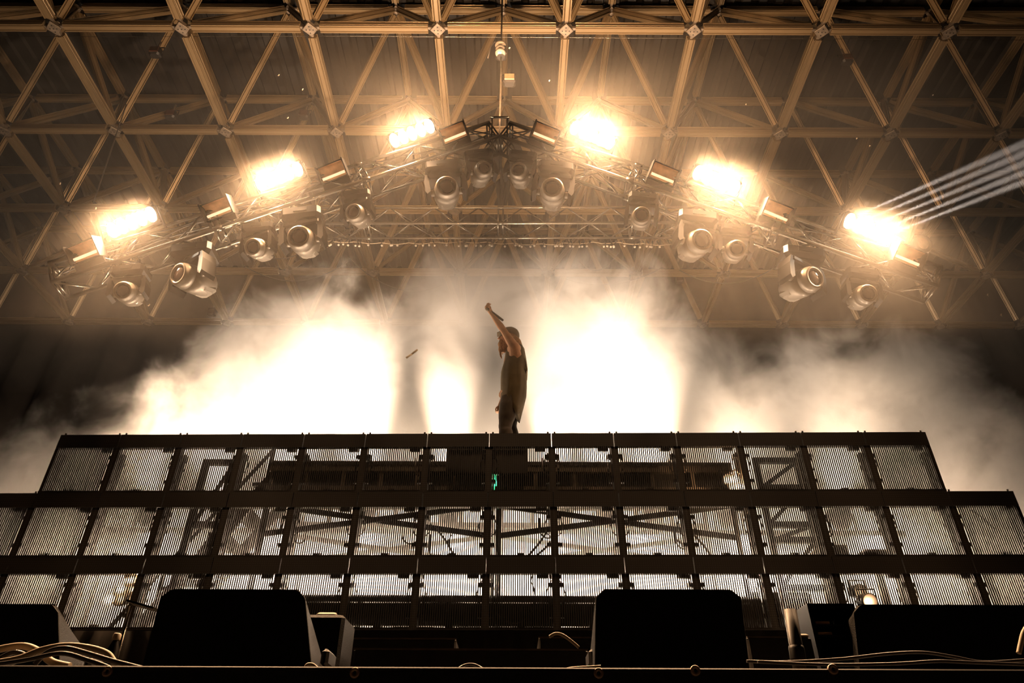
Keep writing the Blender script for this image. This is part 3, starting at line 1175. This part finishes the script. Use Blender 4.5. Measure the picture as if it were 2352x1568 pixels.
p0, p1 = at(468, 1090, 6.85), at(528, 1090, 6.85)
tower(p0.x, p1.x, 0, at(500, 1056, 6.85).z, 6.85, 'narrow scaffold frame left of the stair behind the third panel', [at(500, y_, 6.85).z for y_ in (1340, 1205, 1062)])
p0, p1 = at(1742, 1090, 7.0), at(1838, 1090, 7.0)
tower(p0.x, p1.x, 0, at(1790, 1052, 7.0).z, 7.0, 'wide scaffold frame at the right end of the riser', [at(1800, y_, 7.0).z for y_ in (1350, 1240, 1205, 1120, 1058)])
p = at(1795, 1290, 6.95)
rk = tag(empty('amplifier_rack', (p.x, 7.4, F)), 'dark amplifier rack standing behind the right end of the riser', 'rack')
MB().bbox((0, 0, .75), (.62, .5, 1.5), .02).build('case', m_black, rk)
for k in range(5):
    MB().box((0, -.26, .25 + k * .27), (.54, .02, .2)).build('amplifier', m_blackgloss, rk)
for k, (px, py, w_, h_, lab) in enumerate(((1905, 1262, .26, .22, 'small dark case with a flat top behind the middle row, right'), (2005, 1258, .3, .1, 'flat dark case behind the middle row, right of the small case'))):
    p = at(px, py, 6.95)
    cs_ = tag(empty('flight_case', (p.x, 6.98, p.z - .1)), lab, 'case')
    MB().bbox((0, 0, 0), (w_, .3, h_), .015).build('body', m_black, cs_)
    MB().box((0, 0, h_ / 2 - .01), (w_ + .01, .31, .02)).build('lid_rim', m_node, cs_)
    MB().box((0, 0, -(p.z - .1 - F) / 2 - h_ / 4), (.06, .06, (p.z - .1 - F) - h_ / 2)).build('stand', m_black, cs_)

# loose signal cables behind the wall
HC = ['middle row, left of the performer, inner one', 'middle row, just left of the centre joint', 'middle row, just right of the centre joint', 'middle row, fifth panel', 'top row, left of the dark box front', 'top row, right of the dark box front',
      'middle row, third panel from the right', 'middle row, fourth panel from the right', 'top row, ninth panel', 'middle row, under the right riser end', 'bottom row, in the centre']
for k, (px, py, r_) in enumerate(((945, 1225, .09), (1010, 1260, .10), (1258, 1215, .08), (690, 1235, .05), (970, 1075, .08), (1265, 1075, .08), (2040, 1215, .07), (1895, 1215, .07), (1410, 1080, .06), (1570, 1240, .08), (1180, 1370, .2))):
    c_ = at(px, py, 6.66)
    pts = [c_ + Vector((r_ * math.cos(a), .02 * math.sin(a), r_ * 1.2 * math.sin(a))) for a in [math.pi * (1.0 + j / 10 * 1.1) for j in range(12)]]
    pts = [c_ + Vector((-r_, 0, r_ * 1.4))] + pts + [c_ + Vector((r_ * 1.05, 0, r_ * 1.4))]
    tag(MB().tube(pts, .008, 5).build('hanging_cable', m_cable), 'dark loop of signal cable behind the ' + HC[k], 'cable', 'cable loops behind the video wall')
for k, (x0_, y0_, x1_, y1_) in enumerate(((1212, 1278, 1260, 1216), (1230, 1278, 1268, 1240), (1045, 1278, 1000, 1210), (1635, 1278, 1590, 1225), (1600, 1278, 1555, 1240), (2230, 1170, 2285, 1215))):
    tag(MB().tube([at(x0_, y0_, 6.8), at((x0_ + x1_) / 2 + 3, (y0_ + y1_) / 2, 6.8), at(x1_, y1_, 6.8)], .012, 5).build('stay_rope', m_cable), 'slanting stay rope behind the middle row of panels, ' + ('right below the performer, steeper one', 'right below the performer, flatter one', 'just left of the performer', 'steep one under the right riser end', 'flat one under the right riser end', 'at the far right end')[k], 'rope', 'stay ropes behind the video wall')

# small lit lamps seen through and under the wall
def par_proto():
    root = empty('par_lamp')
    q_ = Vector((0, -1, -.25)).to_track_quat('Z', 'Y')
    MB().lathe([(.03, -.16), (.055, -.12), (.06, 0), (.068, .01), (.068, .03), (.055, .03)], 16, q=q_).build('can', m_black, root)
    MB().lathe([(.038, .0), (.02, .012), (.004, .015)], 14, q=q_).build('lens', m_lit_small, root)
    MB().tube([(-.075, 0, 0), (-.075, .0, .10), (.075, 0, .10), (.075, 0, 0)], .008, 5).build('bracket', m_black, root)
    return root


PARS = [(1672, 1102, 6.58, 30, 'small lit lamp glowing behind the top row of panels on the right'), (1684, 1118, 6.58, 18, 'lower of the two lit lamps behind the top row on the right'),
        (325, 1331, 6.68, 16, 'uppermost of three small lit lamps behind the bottom row on the left'), (302, 1352, 6.68, 12, 'middle one of three small lit lamps behind the bottom row on the left'),
        (277, 1374, 6.68, 16, 'lowest of three small lit lamps behind the bottom row on the left'), (1995, 1380, 6.2, 16, 'small lit lamp just above the dark case at the lower right'),
        (1973, 1358, 6.6, 6, 'dim lamp behind the bottom row, above the lit lamp at the lower right')]
pr_ = None
for px, py, Y, pw, lab in PARS:
    p = at(px, py, Y)
    if pr_ is None:
        pr_ = par_proto()
        o = pr_
        o.location = p
    else:
        o = copy_tree(pr_, None, None, p)
    tag(o, lab, 'lamp', 'small lit lamps behind the wall')
    light('POINT', 'par_glow', p + Vector((0, -.06, -.02)), pw, WARM, .03)
# green lamp
p = at(1138, 1108, 6.85)
gl = tag(empty('green_lamp', p), 'narrow green status lamp behind the panel joint below the performer', 'lamp')
MB().box((0, 0, 0), (.018, .018, .16)).build('tube', m_green, gl)
MB().box((0, .03, 0), (.04, .03, .2)).build('holder', m_black, gl)
light('POINT', 'green_glow', p + Vector((0, -.03, 0)), 3.0, (.1, 1, .4), .02)

# ================================================================== PERFORMER
PY = 6.95
per = tag(empty('person', (at(1172, 900, PY).x, PY, DECK)), 'person in cap and sleeveless shirt with one arm raised, holding a microphone', 'person')
po = per.location.copy()


def P(px, py, Y=PY):
    return at(px, py, Y) - po


def remesh(o, vox, smooth=3):
    m = o.modifiers.new('fuse', 'REMESH')
    m.mode = 'VOXEL'
    m.voxel_size = vox
    m.use_smooth_shade = True
    if smooth:
        sm = o.modifiers.new('soft', 'SMOOTH')
        sm.factor = .5
        sm.iterations = smooth


def ball(mb, c, r, q=None, n=14):
    """ellipsoid: r is (rx, ry, rz)"""
    rings = []
    for i in range(1, 9):
        t = math.pi * i / 9
        ring = []
        for k in range(n):
            a = 2 * math.pi * k / n
            v = Vector((r[0] * math.sin(t) * math.cos(a), r[1] * math.sin(t) * math.sin(a), r[2] * math.cos(t)))
            if q is not None: v = q @ v
            ring.append(Vector(c) + v)
        rings.append(ring)
    mb.ring_loft(rings)


bd = MB()
NY, FY = PY - .19, PY + .19
sh_n, el_n, wr_n, fi_n = P(1181, 797, NY), P(1157, 759, NY - .06), P(1131, 723, NY - .07), P(1124, 712, NY - .07)
sh_f, el_f, wr_f, fi_f = P(1188, 802, FY), P(1176, 862, FY + .05), P(1153, 918, FY + .0), P(1148, 934, FY - .02)
ne, he = P(1177, 790), P(1168, 776)
bd.tube([P(1172, 912), P(1177, 890), P(1180, 860), P(1181, 830), P(1181, 806)], [.14, .115, .12, .125, .10], 14)
bd.tube([P(1181, 806), ne, he], [.075, .058, .06], 12)
for a_, b_ in ((sh_n, P(1181, 806)), (sh_f, P(1181, 806))):
    bd.tube([a_, a_.lerp(b_, .5), b_], [.07, .085, .09], 12)
    ball(bd, a_, (.068, .062, .07))
bd.tube([sh_n, sh_n.lerp(el_n, .3), sh_n.lerp(el_n, .75), el_n, el_n.lerp(wr_n, .3), el_n.lerp(wr_n, .8), wr_n, fi_n], [.062, .056, .044, .040, .042, .030, .026, .03], 12)
bd.tube([sh_f, sh_f.lerp(el_f, .4), el_f, el_f.lerp(wr_f, .3), wr_f, fi_f], [.06, .05, .038, .040, .025, .028], 12)
bd.tube([sh_n, P(1184, 818, PY - .12), P(1182, 838, PY - .08)], [.066, .075, .06], 12)
# head, facing to the left and slightly up
qh = Quaternion((0, 1, 0), R(10))
ball(bd, he, (.098, .075, .118), qh)
ball(bd, he + qh @ Vector((-.035, 0, -.055)), (.062, .052, .062), qh)
bd.tube([he + qh @ Vector((-.088, 0, .018)), he + qh @ Vector((-.112, 0, -.012)), he + qh @ Vector((-.122, 0, -.03)), he + qh @ Vector((-.095, 0, -.038))], [.009, .012, .016, .012], 8)
ball(bd, he + qh @ Vector((-.088, 0, -.066)), (.016, .026, .008), qh)
ball(bd, he + qh @ Vector((-.084, 0, .026)), (.012, .05, .008), qh)
for s_ in (-1, 1):
    ball(bd, he + qh @ Vector((.012, s_ * .076, -.01)), (.018, .008, .03), qh)
# raised hand: palm and curled fingers round the microphone
fo = (fi_n - wr_n).normalized()
mdir = (P(1158, 737, NY - .09) - P(1124, 711, NY - .09)).normalized()
pc = fi_n + fo * .035
ball(bd, pc, (.036, .040, .045), fo.to_track_quat('Z', 'Y'))
side_ = fo.cross(Vector((0, 1, 0))).normalized()
if side_.x < 0:
    side_ = -side_


def finger(mb, root_, d0, bend, L_, r_):
    pts = [root_]
    p_ = root_.copy()
    d_ = d0.normalized()
    axis = bend.normalized()
    for seg_, ang in zip((.42, .32, .26), (15, 75, 75)):
        d_ = Quaternion(axis, R(ang)) @ d_
        p_ = p_ + d_ * L_ * seg_
        pts.append(p_.copy())
    mb.tube(pts, [r_, r_ * .95, r_ * .88, r_ * .72], 8)


for k in range(4):
    yy = (-.03 + .02 * k)
    finger(bd, pc + Vector((0, yy, 0)) + fo * .012, fo, Vector((0, 1, 0)), (.074, .082, .077, .062)[k], .0095)
bd.tube([pc + Vector((0, -.035, 0)) - fo * .02, pc + Vector((0, -.050, 0)) + side_ * .02, pc + Vector((0, -.040, 0)) + side_ * .045 + fo * .012], [.013, .011, .009], 8)
# lowered hand
fd = (fi_f - wr_f).normalized()
pf = fi_f + fd * .03
ball(bd, pf, (.022, .038, .045), fd.to_track_quat('Z', 'Y'))
for k in range(4):
    finger(bd, pf + Vector((0, -.028 + .019 * k, 0)) + fd * .03, fd, Vector((0, 1, 0)), (.07, .078, .073, .058)[k] * .9, .009)
bd.tube([pf + Vector((-.01, -.03, 0)) - fd * .02, pf + Vector((-.03, -.045, 0)) + fd * .01, pf + Vector((-.035, -.045, 0)) + fd * .04], [.012, .010, .008], 8)
# legs of the body under the trousers
hip_n, hip_f = P(1171, 914, PY - .09), P(1173, 914, PY + .09)
kn_n, kn_f = P(1160, 981, PY - .10), P(1172, 979, PY + .14)
an_n = Vector((P(1170, 1040).x, -.11, .09))
an_f = Vector((P(1192, 1040).x, .15, .09))
for a_, b_, c_ in ((hip_n, kn_n, an_n), (hip_f, kn_f, an_f)):
    bd.tube([a_, a_.lerp(b_, .5), b_, b_.lerp(c_, .35), c_], [.085, .072, .055, .052, .036], 12)
bo = bd.build('body', m_skin, per)
remesh(bo, .0065, 2)
# eyes
for s_ in (-1, 1):
    e = MB()
    ball(e, he + qh @ Vector((-.086, s_ * .03, .008)), (.011, .012, .010), qh, 10)
    e.build('eye', m_bolt, per)

# trousers
tr = MB()
ball(tr, P(1173, 915), (.115, .165, .14))
for a_, b_, c_ in ((hip_n, kn_n, an_n), (hip_f, kn_f, an_f)):
    d_ = c_ + Vector((0, 0, .02))
    tr.tube([a_, a_.lerp(b_, .3), a_.lerp(b_, .7), b_, b_.lerp(d_, .15), b_.lerp(d_, .5), b_.lerp(d_, .85), d_], [.10, .108, .092, .075, .078, .068, .062, .066], 14)
to = tr.build('trousers', m_pants, per)
remesh(to, .012, 2)
for a_ in (an_n, an_f):
    s_ = MB()
    ball(s_, a_ + Vector((-.06, 0, -.045)), (.14, .048, .045))
    ball(s_, a_ + Vector((0, 0, -.01)), (.055, .05, .06))
    so = s_.build('shoe', m_shoe, per)
    remesh(so, .01, 2)
# long sleeveless shirt: rings from the neck to the hem (image row, left edge, right edge, half depth)
SH = [(791, 1171, 1194, .07), (797, 1166, 1201, .11), (804, 1162, 1205, .125), (815, 1160, 1207, .14), (832, 1158, 1210, .175), (848, 1153, 1212, .19), (856, 1151, 1211, .20), (872, 1150, 1210, .205),
      (892, 1150, 1210, .21), (910, 1150, 1209, .21), (925, 1149.5, 1204, .20), (938, 1150, 1199, .19), (948, 1152, 1195, .175)]
rings = []
n_ = 40
for row, (py, xl, xr, hd_) in enumerate(SH):
    ring = []
    pl, pr2 = P(xl, py), P(xr, py)
    for k in range(n_):
        a = 2 * math.pi * k / n_
        t = (math.cos(a) + 1) / 2
        p_ = pl.lerp(pr2, t)
        fold = 1 + (.05 * math.sin(a * 7 + row * .35) + .03 * math.sin(a * 13 - row * .5)) * min(1, row / 5)
        y_ = hd_ * math.sin(a) * fold
        p_ = Vector((p_.x, y_, p_.z))
        if row >= len(SH) - 3:
            p_.z -= (.07 * t + .03 * math.sin(a * 5)) * (row - len(SH) + 4) / 3
        ring.append(p_)
    rings.append(ring)
sm_ = MB()
sm_.ring_loft(rings, cap=True)
so = sm_.build('shirt', m_shirt, per)
# loose back panel of the shirt standing off at the shoulder blade
fl_ = MB()
pts_l = [P(1196, 800, PY - .1), P(1206, 825, PY - .12), P(1212, 850, PY - .12), P(1209, 853, PY - .12), P(1202, 840, PY - .13), P(1192, 812, PY - .13)]
fl_.add([tuple(p) for p in pts_l] + [tuple(p + Vector((0, .22, 0))) for p in pts_l],
        [tuple(range(6)), tuple(range(11, 5, -1))] + [(i, (i + 1) % 6, (i + 1) % 6 + 6, i + 6) for i in range(6)])
fl_.build('shirt_flap', m_shirt, per)
# cap turned backwards, long hair and beard
cp = MB()
cpq = qh
ringsc = []
for t, rr in ((-.02, 1.06), (.03, 1.08), (.07, .98), (.10, .80), (.122, .5), (.132, .12)):
    ringsc.append([he + cpq @ Vector((.108 * rr * math.cos(a) + .01, .086 * rr * math.sin(a), t + .018)) for a in [2 * math.pi * k / 20 for k in range(20)]])
cp.ring_loft(ringsc)
cp.build('cap', m_cap, per)
cbm = MB()
cbm.add([tuple(he + cpq @ Vector(v)) for v in ((-.09, -.06, .045), (-.09, .06, .045), (-.145, .045, .02), (-.145, -.045, .02), (-.09, -.06, .057), (-.09, .06, .057), (-.145, .045, .028), (-.145, -.045, .028))],
        [(0, 1, 2, 3), (7, 6, 5, 4), (0, 4, 5, 1), (1, 5, 6, 2), (2, 6, 7, 3), (3, 7, 4, 0)])
cbm.build('cap_peak', m_cap, per)
hr = MB()
for k in range(26):
    a = -1.9 + 3.8 * k / 25
    st_ = he + qh @ Vector((.088 * math.cos(a) + .01, .078 * math.sin(a), .01))
    ex = Vector((.03 * math.cos(a) + .012, .05 * math.sin(a), 0))
    hr.tube([st_, st_ + ex * .6 + Vector((.012, 0, -.06)), st_ + ex + Vector((.02, 0, -.14)), st_ + ex * 1.1 + Vector((.012, 0, -.20))], [.018, .019, .016, .006], 6)
hr.build('hair', m_hair, per)
br = MB()
ball(br, he + qh @ Vector((-.055, 0, -.10)), (.055, .05, .065), qh)
ball(br, he + qh @ Vector((-.03, 0, -.15)), (.05, .045, .075), qh)
for k in range(16):
    a = R(-75 + 150 * k / 15)
    st_ = he + qh @ Vector((-.075 - .012 * math.cos(a), .048 * math.sin(a), -.07))
    ln_ = .19 + .05 * math.cos(a * 3)
    br.tube([st_, st_ + Vector((-.008, 0, -ln_ * .5)), st_ + Vector((.008 + .012 * math.sin(k), 0, -ln_))], [.017, .015, .004], 6)
br.build('beard', m_hair, per)

# microphone in the raised fist
mc0, mc1 = at(1124, 713, PY - .27), at(1156, 736, PY - .27)
mr = tag(empty('microphone', mc0), 'black handheld microphone gripped in the raised fist', 'microphone')
md = (mc1 - mc0)
qm = md.to_track_quat('Z', 'Y')
Lm = md.length
MB().lathe([(.017, -.0), (.016, Lm * .5), (.0135, Lm * .97), (.008, Lm)], 14, q=qm).build('handle', m_black, mr)
MB().lathe([(.006, -.062), (.02, -.05), (.025, -.03), (.024, -.012), (.018, 0)], 14, q=qm).build('mesh_head', m_node, mr)

# a few paper flakes in the air
for k, (px, py, w_, h_, Y, an) in enumerate(((946, 812, .022, .16, 6.3, 45), (1170, 110, .02, .04, 6.5, 20), (640, 172, .012, .03, 6, 20), (1262, 185, .012, .03, 6, 10), (2143, 218, .012, .03, 6, 40), (138, 421, .012, .03, 6, 0), (220, 478, .012, .03, 6, 0),
                                             (342, 700, .012, .03, 6, 25), (1998, 335, .012, .03, 6, 30), (2262, 378, .012, .03, 6, 60), (1714, 240, .012, .03, 6, 0), (2301, 723, .012, .03, 6, 0), (2270, 677, .012, .03, 6, 0), (1968, 318, .012, .03, 6, 30), (661, 270, .012, .03, 6, 30), (695, 205, .012, .03, 6, 10))):
    o = MB().add([(-w_ / 2, 0, -h_ / 2), (w_ / 2, .004, -h_ / 2), (w_ / 2, .01, 0), (w_ / 2, 0, h_ / 2), (-w_ / 2, .004, h_ / 2), (-w_ / 2, .012, 0)], [(0, 1, 2, 5), (5, 2, 3, 4)]).build('paper_flake', m_paper)
    o.location = at(px, py, Y)
    o.rotation_euler = (.2, R(an), .3)
    sd = o.modifiers.new('thickness', 'SOLIDIFY')
    sd.thickness = .001
    if k == 0:
        tag(o, 'long pale paper strip tumbling in the smoke left of the performer', 'paper flake')
    else:
        tag(o, 'tiny bright paper flake drifting in the dark air', 'paper flake', 'paper flakes in the air')

# ================================================================== FRONT OF THE STAGE
fa = MB()
fa.box((0, FRONT + .03, F - .37), (22, .06, .74))
e = fa.build('trim_stage_front', m_deck)
tag(e, 'black fascia along the front edge of the stage', 'stage front', kind='structure')
tag(MB().bbox((0, FRONT + .012, F - .004), (22, .04, .010), .003).build('trim_stage_edge', m_pipe), 'metal edge strip along the stage front', 'edge', kind='structure')
ws = empty('washer_plate')
MB().lathe([(.0045, -.004), (.0045, .004), (.012, .004), (.013, .002), (.013, -.004)], 20, q=Vector((0, -1, 0)).to_track_quat('Z', 'Y'), cap=False).build('ring', m_washer, ws)
MB().lathe([(.006, 0), (.004, .002), (.001, .0025)], 12, q=Vector((0, -1, 0)).to_track_quat('Z', 'Y')).build('bolt_head', m_bolt, ws)
for k, (px, py) in enumerate(((247, 1542), (815, 1545), (1375, 1546), (1597, 1540), (1913, 1537))):
    loc = at(px, py, FRONT - .006)
    if k == 0:
        ws.location = loc
        o = ws
    else:
        o = copy_tree(ws, None, None, loc)
    tag(o, 'round zinc washer on the stage fascia, ' + ('leftmost of five', 'second from the left of five', 'below the right floor monitor\'s left corner', 'fourth from the left of five', 'rightmost of five')[k], 'washer', 'washers on the stage fascia')


def wedge(label, pxl, pxr, ytop, Y, depth, topin_l, topin_r, name='floor_monitor', handle=True):
    """a speaker cabinet whose front shows these pixel edges; the outline narrows to the top"""
    zt_ = at((pxl + pxr) / 2, ytop, Y).z
    xl, xr = at(pxl, 1500, Y).x, at(pxr, 1500, Y).x
    cx = (xl + xr) / 2
    root = tag(empty(name, (cx, Y, F)), label, 'speaker')
    H_ = zt_ - F
    hl, hr = xl - cx, xr - cx
    tl, tr_ = at(pxl + topin_l, ytop, Y).x - cx, at(pxr - topin_r, ytop, Y).x - cx
    c_ = .03
    poly = [(hl, .0), (hr, .0), (tr_ + .004, H_ - c_), (tr_ - c_, H_), (tl + c_, H_), (tl - .004, H_ - c_)]
    m_ = MB()
    # front outline and a smaller, lower back outline so that the top slopes away
    fr = [(x, 0, z) for x, z in poly]
    bk = [(x * .96, depth, z * .62 if z > .05 else z) for x, z in poly]
    vs = fr + bk
    n_ = 6
    m_.add(vs, [tuple(range(n_)), tuple(range(2 * n_ - 1, n_ - 1, -1))] + [(i, i + n_, (i + 1) % n_ + n_, (i + 1) % n_) for i in range(n_)])
    o = m_.build('cabinet', m_speaker, root)
    bv = o.modifiers.new('edge', 'BEVEL')
    bv.width = .006
    bv.segments = 2
    g_ = MB()
    t = .02
    g_.add([(tl + .03, .02, H_ + .004), (tr_ - .03, .02, H_ + .004), ((tr_ - .03) * .96, depth - .03, H_ * .64 + .004), ((tl + .03) * .96, depth - .03, H_ * .64 + .004),
            (tl + .03, .02, H_ - .01), (tr_ - .03, .02, H_ - .01), ((tr_ - .03) * .96, depth - .03, H_ * .62), ((tl + .03) * .96, depth - .03, H_ * .62)],
           [(0, 1, 2, 3), (7, 6, 5, 4), (0, 4, 5, 1), (1, 5, 6, 2), (2, 6, 7, 3), (3, 7, 4, 0)])
    g_.build('grille', m_grille, root)
    if handle:
        for s_, xx in ((-1, hl), (1, hr)):
            MB().bbox((xx * .93, depth * .45, H_ * .45), (.03, .14, .06), .01).build('side_handle', m_bolt, root)
    for xx in (hl * .85, hr * .85):
        MB().cyl((xx, .05, 0), (xx, .05, -.0), .02, 8)
    return root


wedge('black floor monitor with a sloped right side, on the left front of the stage', 333, 742, 1352, 2.75, .42, 42, 40)
wedge('black floor monitor right of centre at the stage front', 1357, 1712, 1352, 2.75, .42, 12, 14)
wedge('dark floor monitor cut off by the left edge of the picture', -180, 182, 1386, 2.9, .40, 30, 44)
wedge('long low dark speaker at the lower right corner', 1952, 2470, 1388, 2.8, .5, 6, 0, 'low_speaker')
p = at(741, 1402, 3.3)
sb = tag(empty('side_speaker', (p.x, 3.45, F)), 'dark box with a pale top handle behind the left floor monitor', 'speaker')
hh = p.z - F
MB().bbox((0, 0, hh / 2), (.20, .26, hh - .02), .015).build('cabinet', m_speaker, sb)
MB().bbox((0, -.05, hh), (.095, .05, .022), .008).build('handle', m_tape, sb)
# low dark ramps and boxes in the middle
for px0, px1, py, Y, h_, lab in ((775, 1048, 1464, 4.3, .2, 'low flat black box left of centre in front of the skirt'), (1237, 1500, 1462, 4.3, .2, 'low flat black box right of centre in front of the skirt'), (812, 1350, 1488, 3.4, .12, 'long thin black cable ramp across the centre of the stage'),
                                 (1715, 1990, 1461, 4.2, .2, 'low black box with a bright edge behind the right tube')):
    a, b_ = at(px0, py, Y), at(px1, py, Y)
    root = tag(empty('stage_box', ((a.x + b_.x) / 2, Y + .2, F)), lab, 'box')
    hz = a.z - F
    MB().bbox((0, 0, hz / 2), (b_.x - a.x, .4, hz), .01).build('body', m_deck, root)
    MB().box((0, -.2, hz - .004), (b_.x - a.x, .012, .008)).build('edge_strip', m_node, root)
# tube and frame on the right
a = at(1813, 1400, 2.5)
tb = tag(empty('upright_tube', (a.x - .01, 2.5, F)), 'open grey tube standing upright beside the rack frame', 'tube')
tm = MB()
hh = a.z - F
for r_, up in ((.021, 1), (.018, 0)):
    pass
tm.lathe([(.018, hh), (.0215, hh), (.022, 0), (.018, 0), (.018, hh)], 20, cap=False)
tm.build('pipe', m_pipe, tb)
MB().lathe([(.03, 0), (.03, .05), (.024, .07)], 16).build('socket', m_black, tb)
MB().lathe([(.0235, .11), (.0255, .12), (.0255, .15), (.0235, .16)], 16).build('tape_band', m_black, tb)
tb.rotation_euler = (0, R(2.5), 0)
a, b_ = at(1843, 1392, 2.95), at(1948, 1392, 2.95)
rf_ = tag(empty('control_box', ((a.x + b_.x) / 2, 3.0, F)), 'dark control box with an open face and tiny orange lights beside the tube', 'rack')
H_, W_ = a.z - F, b_.x - a.x
MB().box((0, 0, H_ - .01), (W_, .2, .02)).build('top', m_blackgloss, rf_)
for s_ in (-1, 1):
    MB().box((s_ * (W_ / 2 - .008), 0, H_ / 2 - .01), (.016, .2, H_ - .02)).build('side', m_blackgloss, rf_)
MB().box((0, .09, H_ / 2 - .01), (W_ - .034, .01, H_ - .02)).build('back', m_black, rf_)
for k, zz in enumerate((H_ - .065, H_ - .105)):
    MB().box((-.03, 0, zz), (.055, .12, .010)).build('module', m_reflector, rf_)
    MB().box((0, .0, zz - .012), (W_ - .034, .15, .006)).build('shelf', m_black, rf_)
p = at(1840, 1457, 2.6)
bx = tag(empty('battery_box', (p.x, 2.62, F)), 'small dark box with a pale taped top behind the tube', 'box')
MB().bbox((0, 0, (p.z - F) / 2 - .004), (.055, .07, p.z - F - .012), .006).build('case', m_black, bx)
MB().bbox((0, 0, p.z - F - .004), (.05, .06, .012), .005).build('tape', m_tape, bx)
# mic stand behind the left monitor, with lamp post pieces
p = at(306, 1392, 2.95)
ps = tag(empty('slim_stand', (p.x, 2.95, F)), 'slim metal stand with a flat plate left of the left floor monitor', 'stand')
MB().cyl((0, 0, .01), (-.01, 0, p.z - F), .006, 8).build('pole', m_tube, ps)
MB().box((.045, 0, p.z - F), (.12, .08, .008), Matrix.Rotation(R(14), 3, 'Y')).build('plate', m_tube, ps)
MB().lathe([(.05, 0), (.05, .01), (.01, .016)], 16).build('foot', m_black, ps)
p = at(270, 1457, 2.5)
ps = tag(empty('bottle', (p.x, 2.5, F)), 'small pale capped bottle among the cables on the left', 'bottle')
hh = p.z - F
MB().lathe([(.018, 0), (.019, .01), (.019, hh * .75), (.010, hh * .88), (.010, hh * .9)], 16).build('flask', m_blackgloss, ps)
MB().lathe([(.012, hh * .9), (.013, hh * .92), (.013, hh), (.01, hh + .004)], 14).build('cap', m_tape, ps)

# cables along the stage edge
def cable(pts, r_, label, m_=None, group=None):
    P_ = [Vector(p) for p in pts]
    # Catmull-Rom
    out = []
    for i in range(len(P_) - 1):
        p0, p1, p2, p3 = P_[max(i - 1, 0)], P_[i], P_[i + 1], P_[min(i + 2, len(P_) - 1)]
        for k in range(6):
            t = k / 6
            out.append(.5 * ((2 * p1) + (p2 - p0) * t + (2 * p0 - 5 * p1 + 4 * p2 - p3) * t * t + (3 * p1 - p0 - 3 * p2 + p3) * t ** 3))
    out.append(P_[-1])
    return tag(MB().tube(out, r_, 8).build('floor_cable', m_ or m_cable), label, 'cable', group)


CB = [([(-40, 1525), (40, 1512), (95, 1492), (150, 1482), (205, 1487), (245, 1500), (262, 1520), (285, 1545)], 2.05, .0085, 'uppermost arched cable of the tangle at the left stage edge'),
      ([(-40, 1500), (20, 1486), (60, 1484), (95, 1500), (120, 1520), (160, 1530)], 2.1, .010, 'thick pale cable curving at the far left stage edge'),
      ([(80, 1525), (110, 1497), (150, 1488), (200, 1500), (260, 1518), (330, 1536)], 2.0, .007, 'thin cable sloping right out of the tangle at the left stage edge'),
      ([(-40, 1530), (60, 1515), (140, 1500), (200, 1515), (255, 1535), (290, 1560)], 1.98, .006, 'lowest cable of the tangle drooping over the left stage edge'),
      ([(200, 1512), (215, 1495), (235, 1494), (250, 1508)], 2.15, .006, 'small upright cable loop beside the bottle'),
      ([(0, 1512), (30, 1498), (55, 1506), (20, 1524), (-20, 1530)], 2.2, .008, 'coiled cable end at the left corner of the picture')]
for pts, Y, r_, lab in CB:
    cable([at(a, b_, Y) for a, b_ in pts], r_, lab, m_tape if 'pale' in lab or 'uppermost' in lab else m_cable, 'cables at the left stage edge')
cable([at(a, b_, 2.05) for a, b_ in ((1220, 1570), (1270, 1548), (1310, 1535), (1355, 1532), (1380, 1530))], .0045, 'thin pale cable running up to the right floor monitor', m_tape)
cable([at(a, b_, 2.0) for a, b_ in ((1045, 1540), (1065, 1528), (1080, 1525), (1095, 1528), (1115, 1540))], .0035, 'small low cable arch at the centre of the stage edge', m_cable)
cable([at(a, b_, 2.7) for a, b_ in ((1262, 1462), (1275, 1455), (1290, 1457), (1310, 1470), (1330, 1487))], .006, 'short arched cable left of the right floor monitor', m_tape)
cable([at(a, b_, 2.1) for a, b_ in ((1715, 1518), (1800, 1520), (1930, 1513), (2040, 1501), (2120, 1498), (2190, 1508), (2260, 1520), (2360, 1515))], .0045, 'upper thin cable waving along the right stage edge', m_cable)
cable([at(a, b_, 2.05) for a, b_ in ((1740, 1519), (1900, 1526), (2050, 1524), (2150, 1518), (2210, 1520), (2360, 1526))], .0045, 'lower thin cable along the right stage edge', m_cable)
cable([at(a, b_, 2.2) for a, b_ in ((700, 1536), (706, 1526), (718, 1526), (728, 1534))], .005, 'small pale cable loop at the right foot of the left floor monitor', m_tape)
cable([at(a, b_, 2.3) for a, b_ in ((2340, 1500), (2344, 1480), (2350, 1455), (2358, 1440))], .007, 'pale cable rising at the right edge of the picture', m_tape)
for px, py, w_, lab in ((1818, 1518, .03, 'pale strip of tape on the floor below the tube'), (1898, 1515, .06, 'crumpled pale tape on the floor below the control box'), (1668, 1514, .012, 'tiny pale tag at the right foot of the right floor monitor')):
    a = at(px, py, 2.25)
    o = MB().bbox((0, 0, 0), (w_, .04, .008), .003).build('tape_strip', m_tape)
    o.location = (a.x, 2.25, F + .004)
    tag(o, lab, 'tape')
# front lights out in the pit side that graze the stage edge
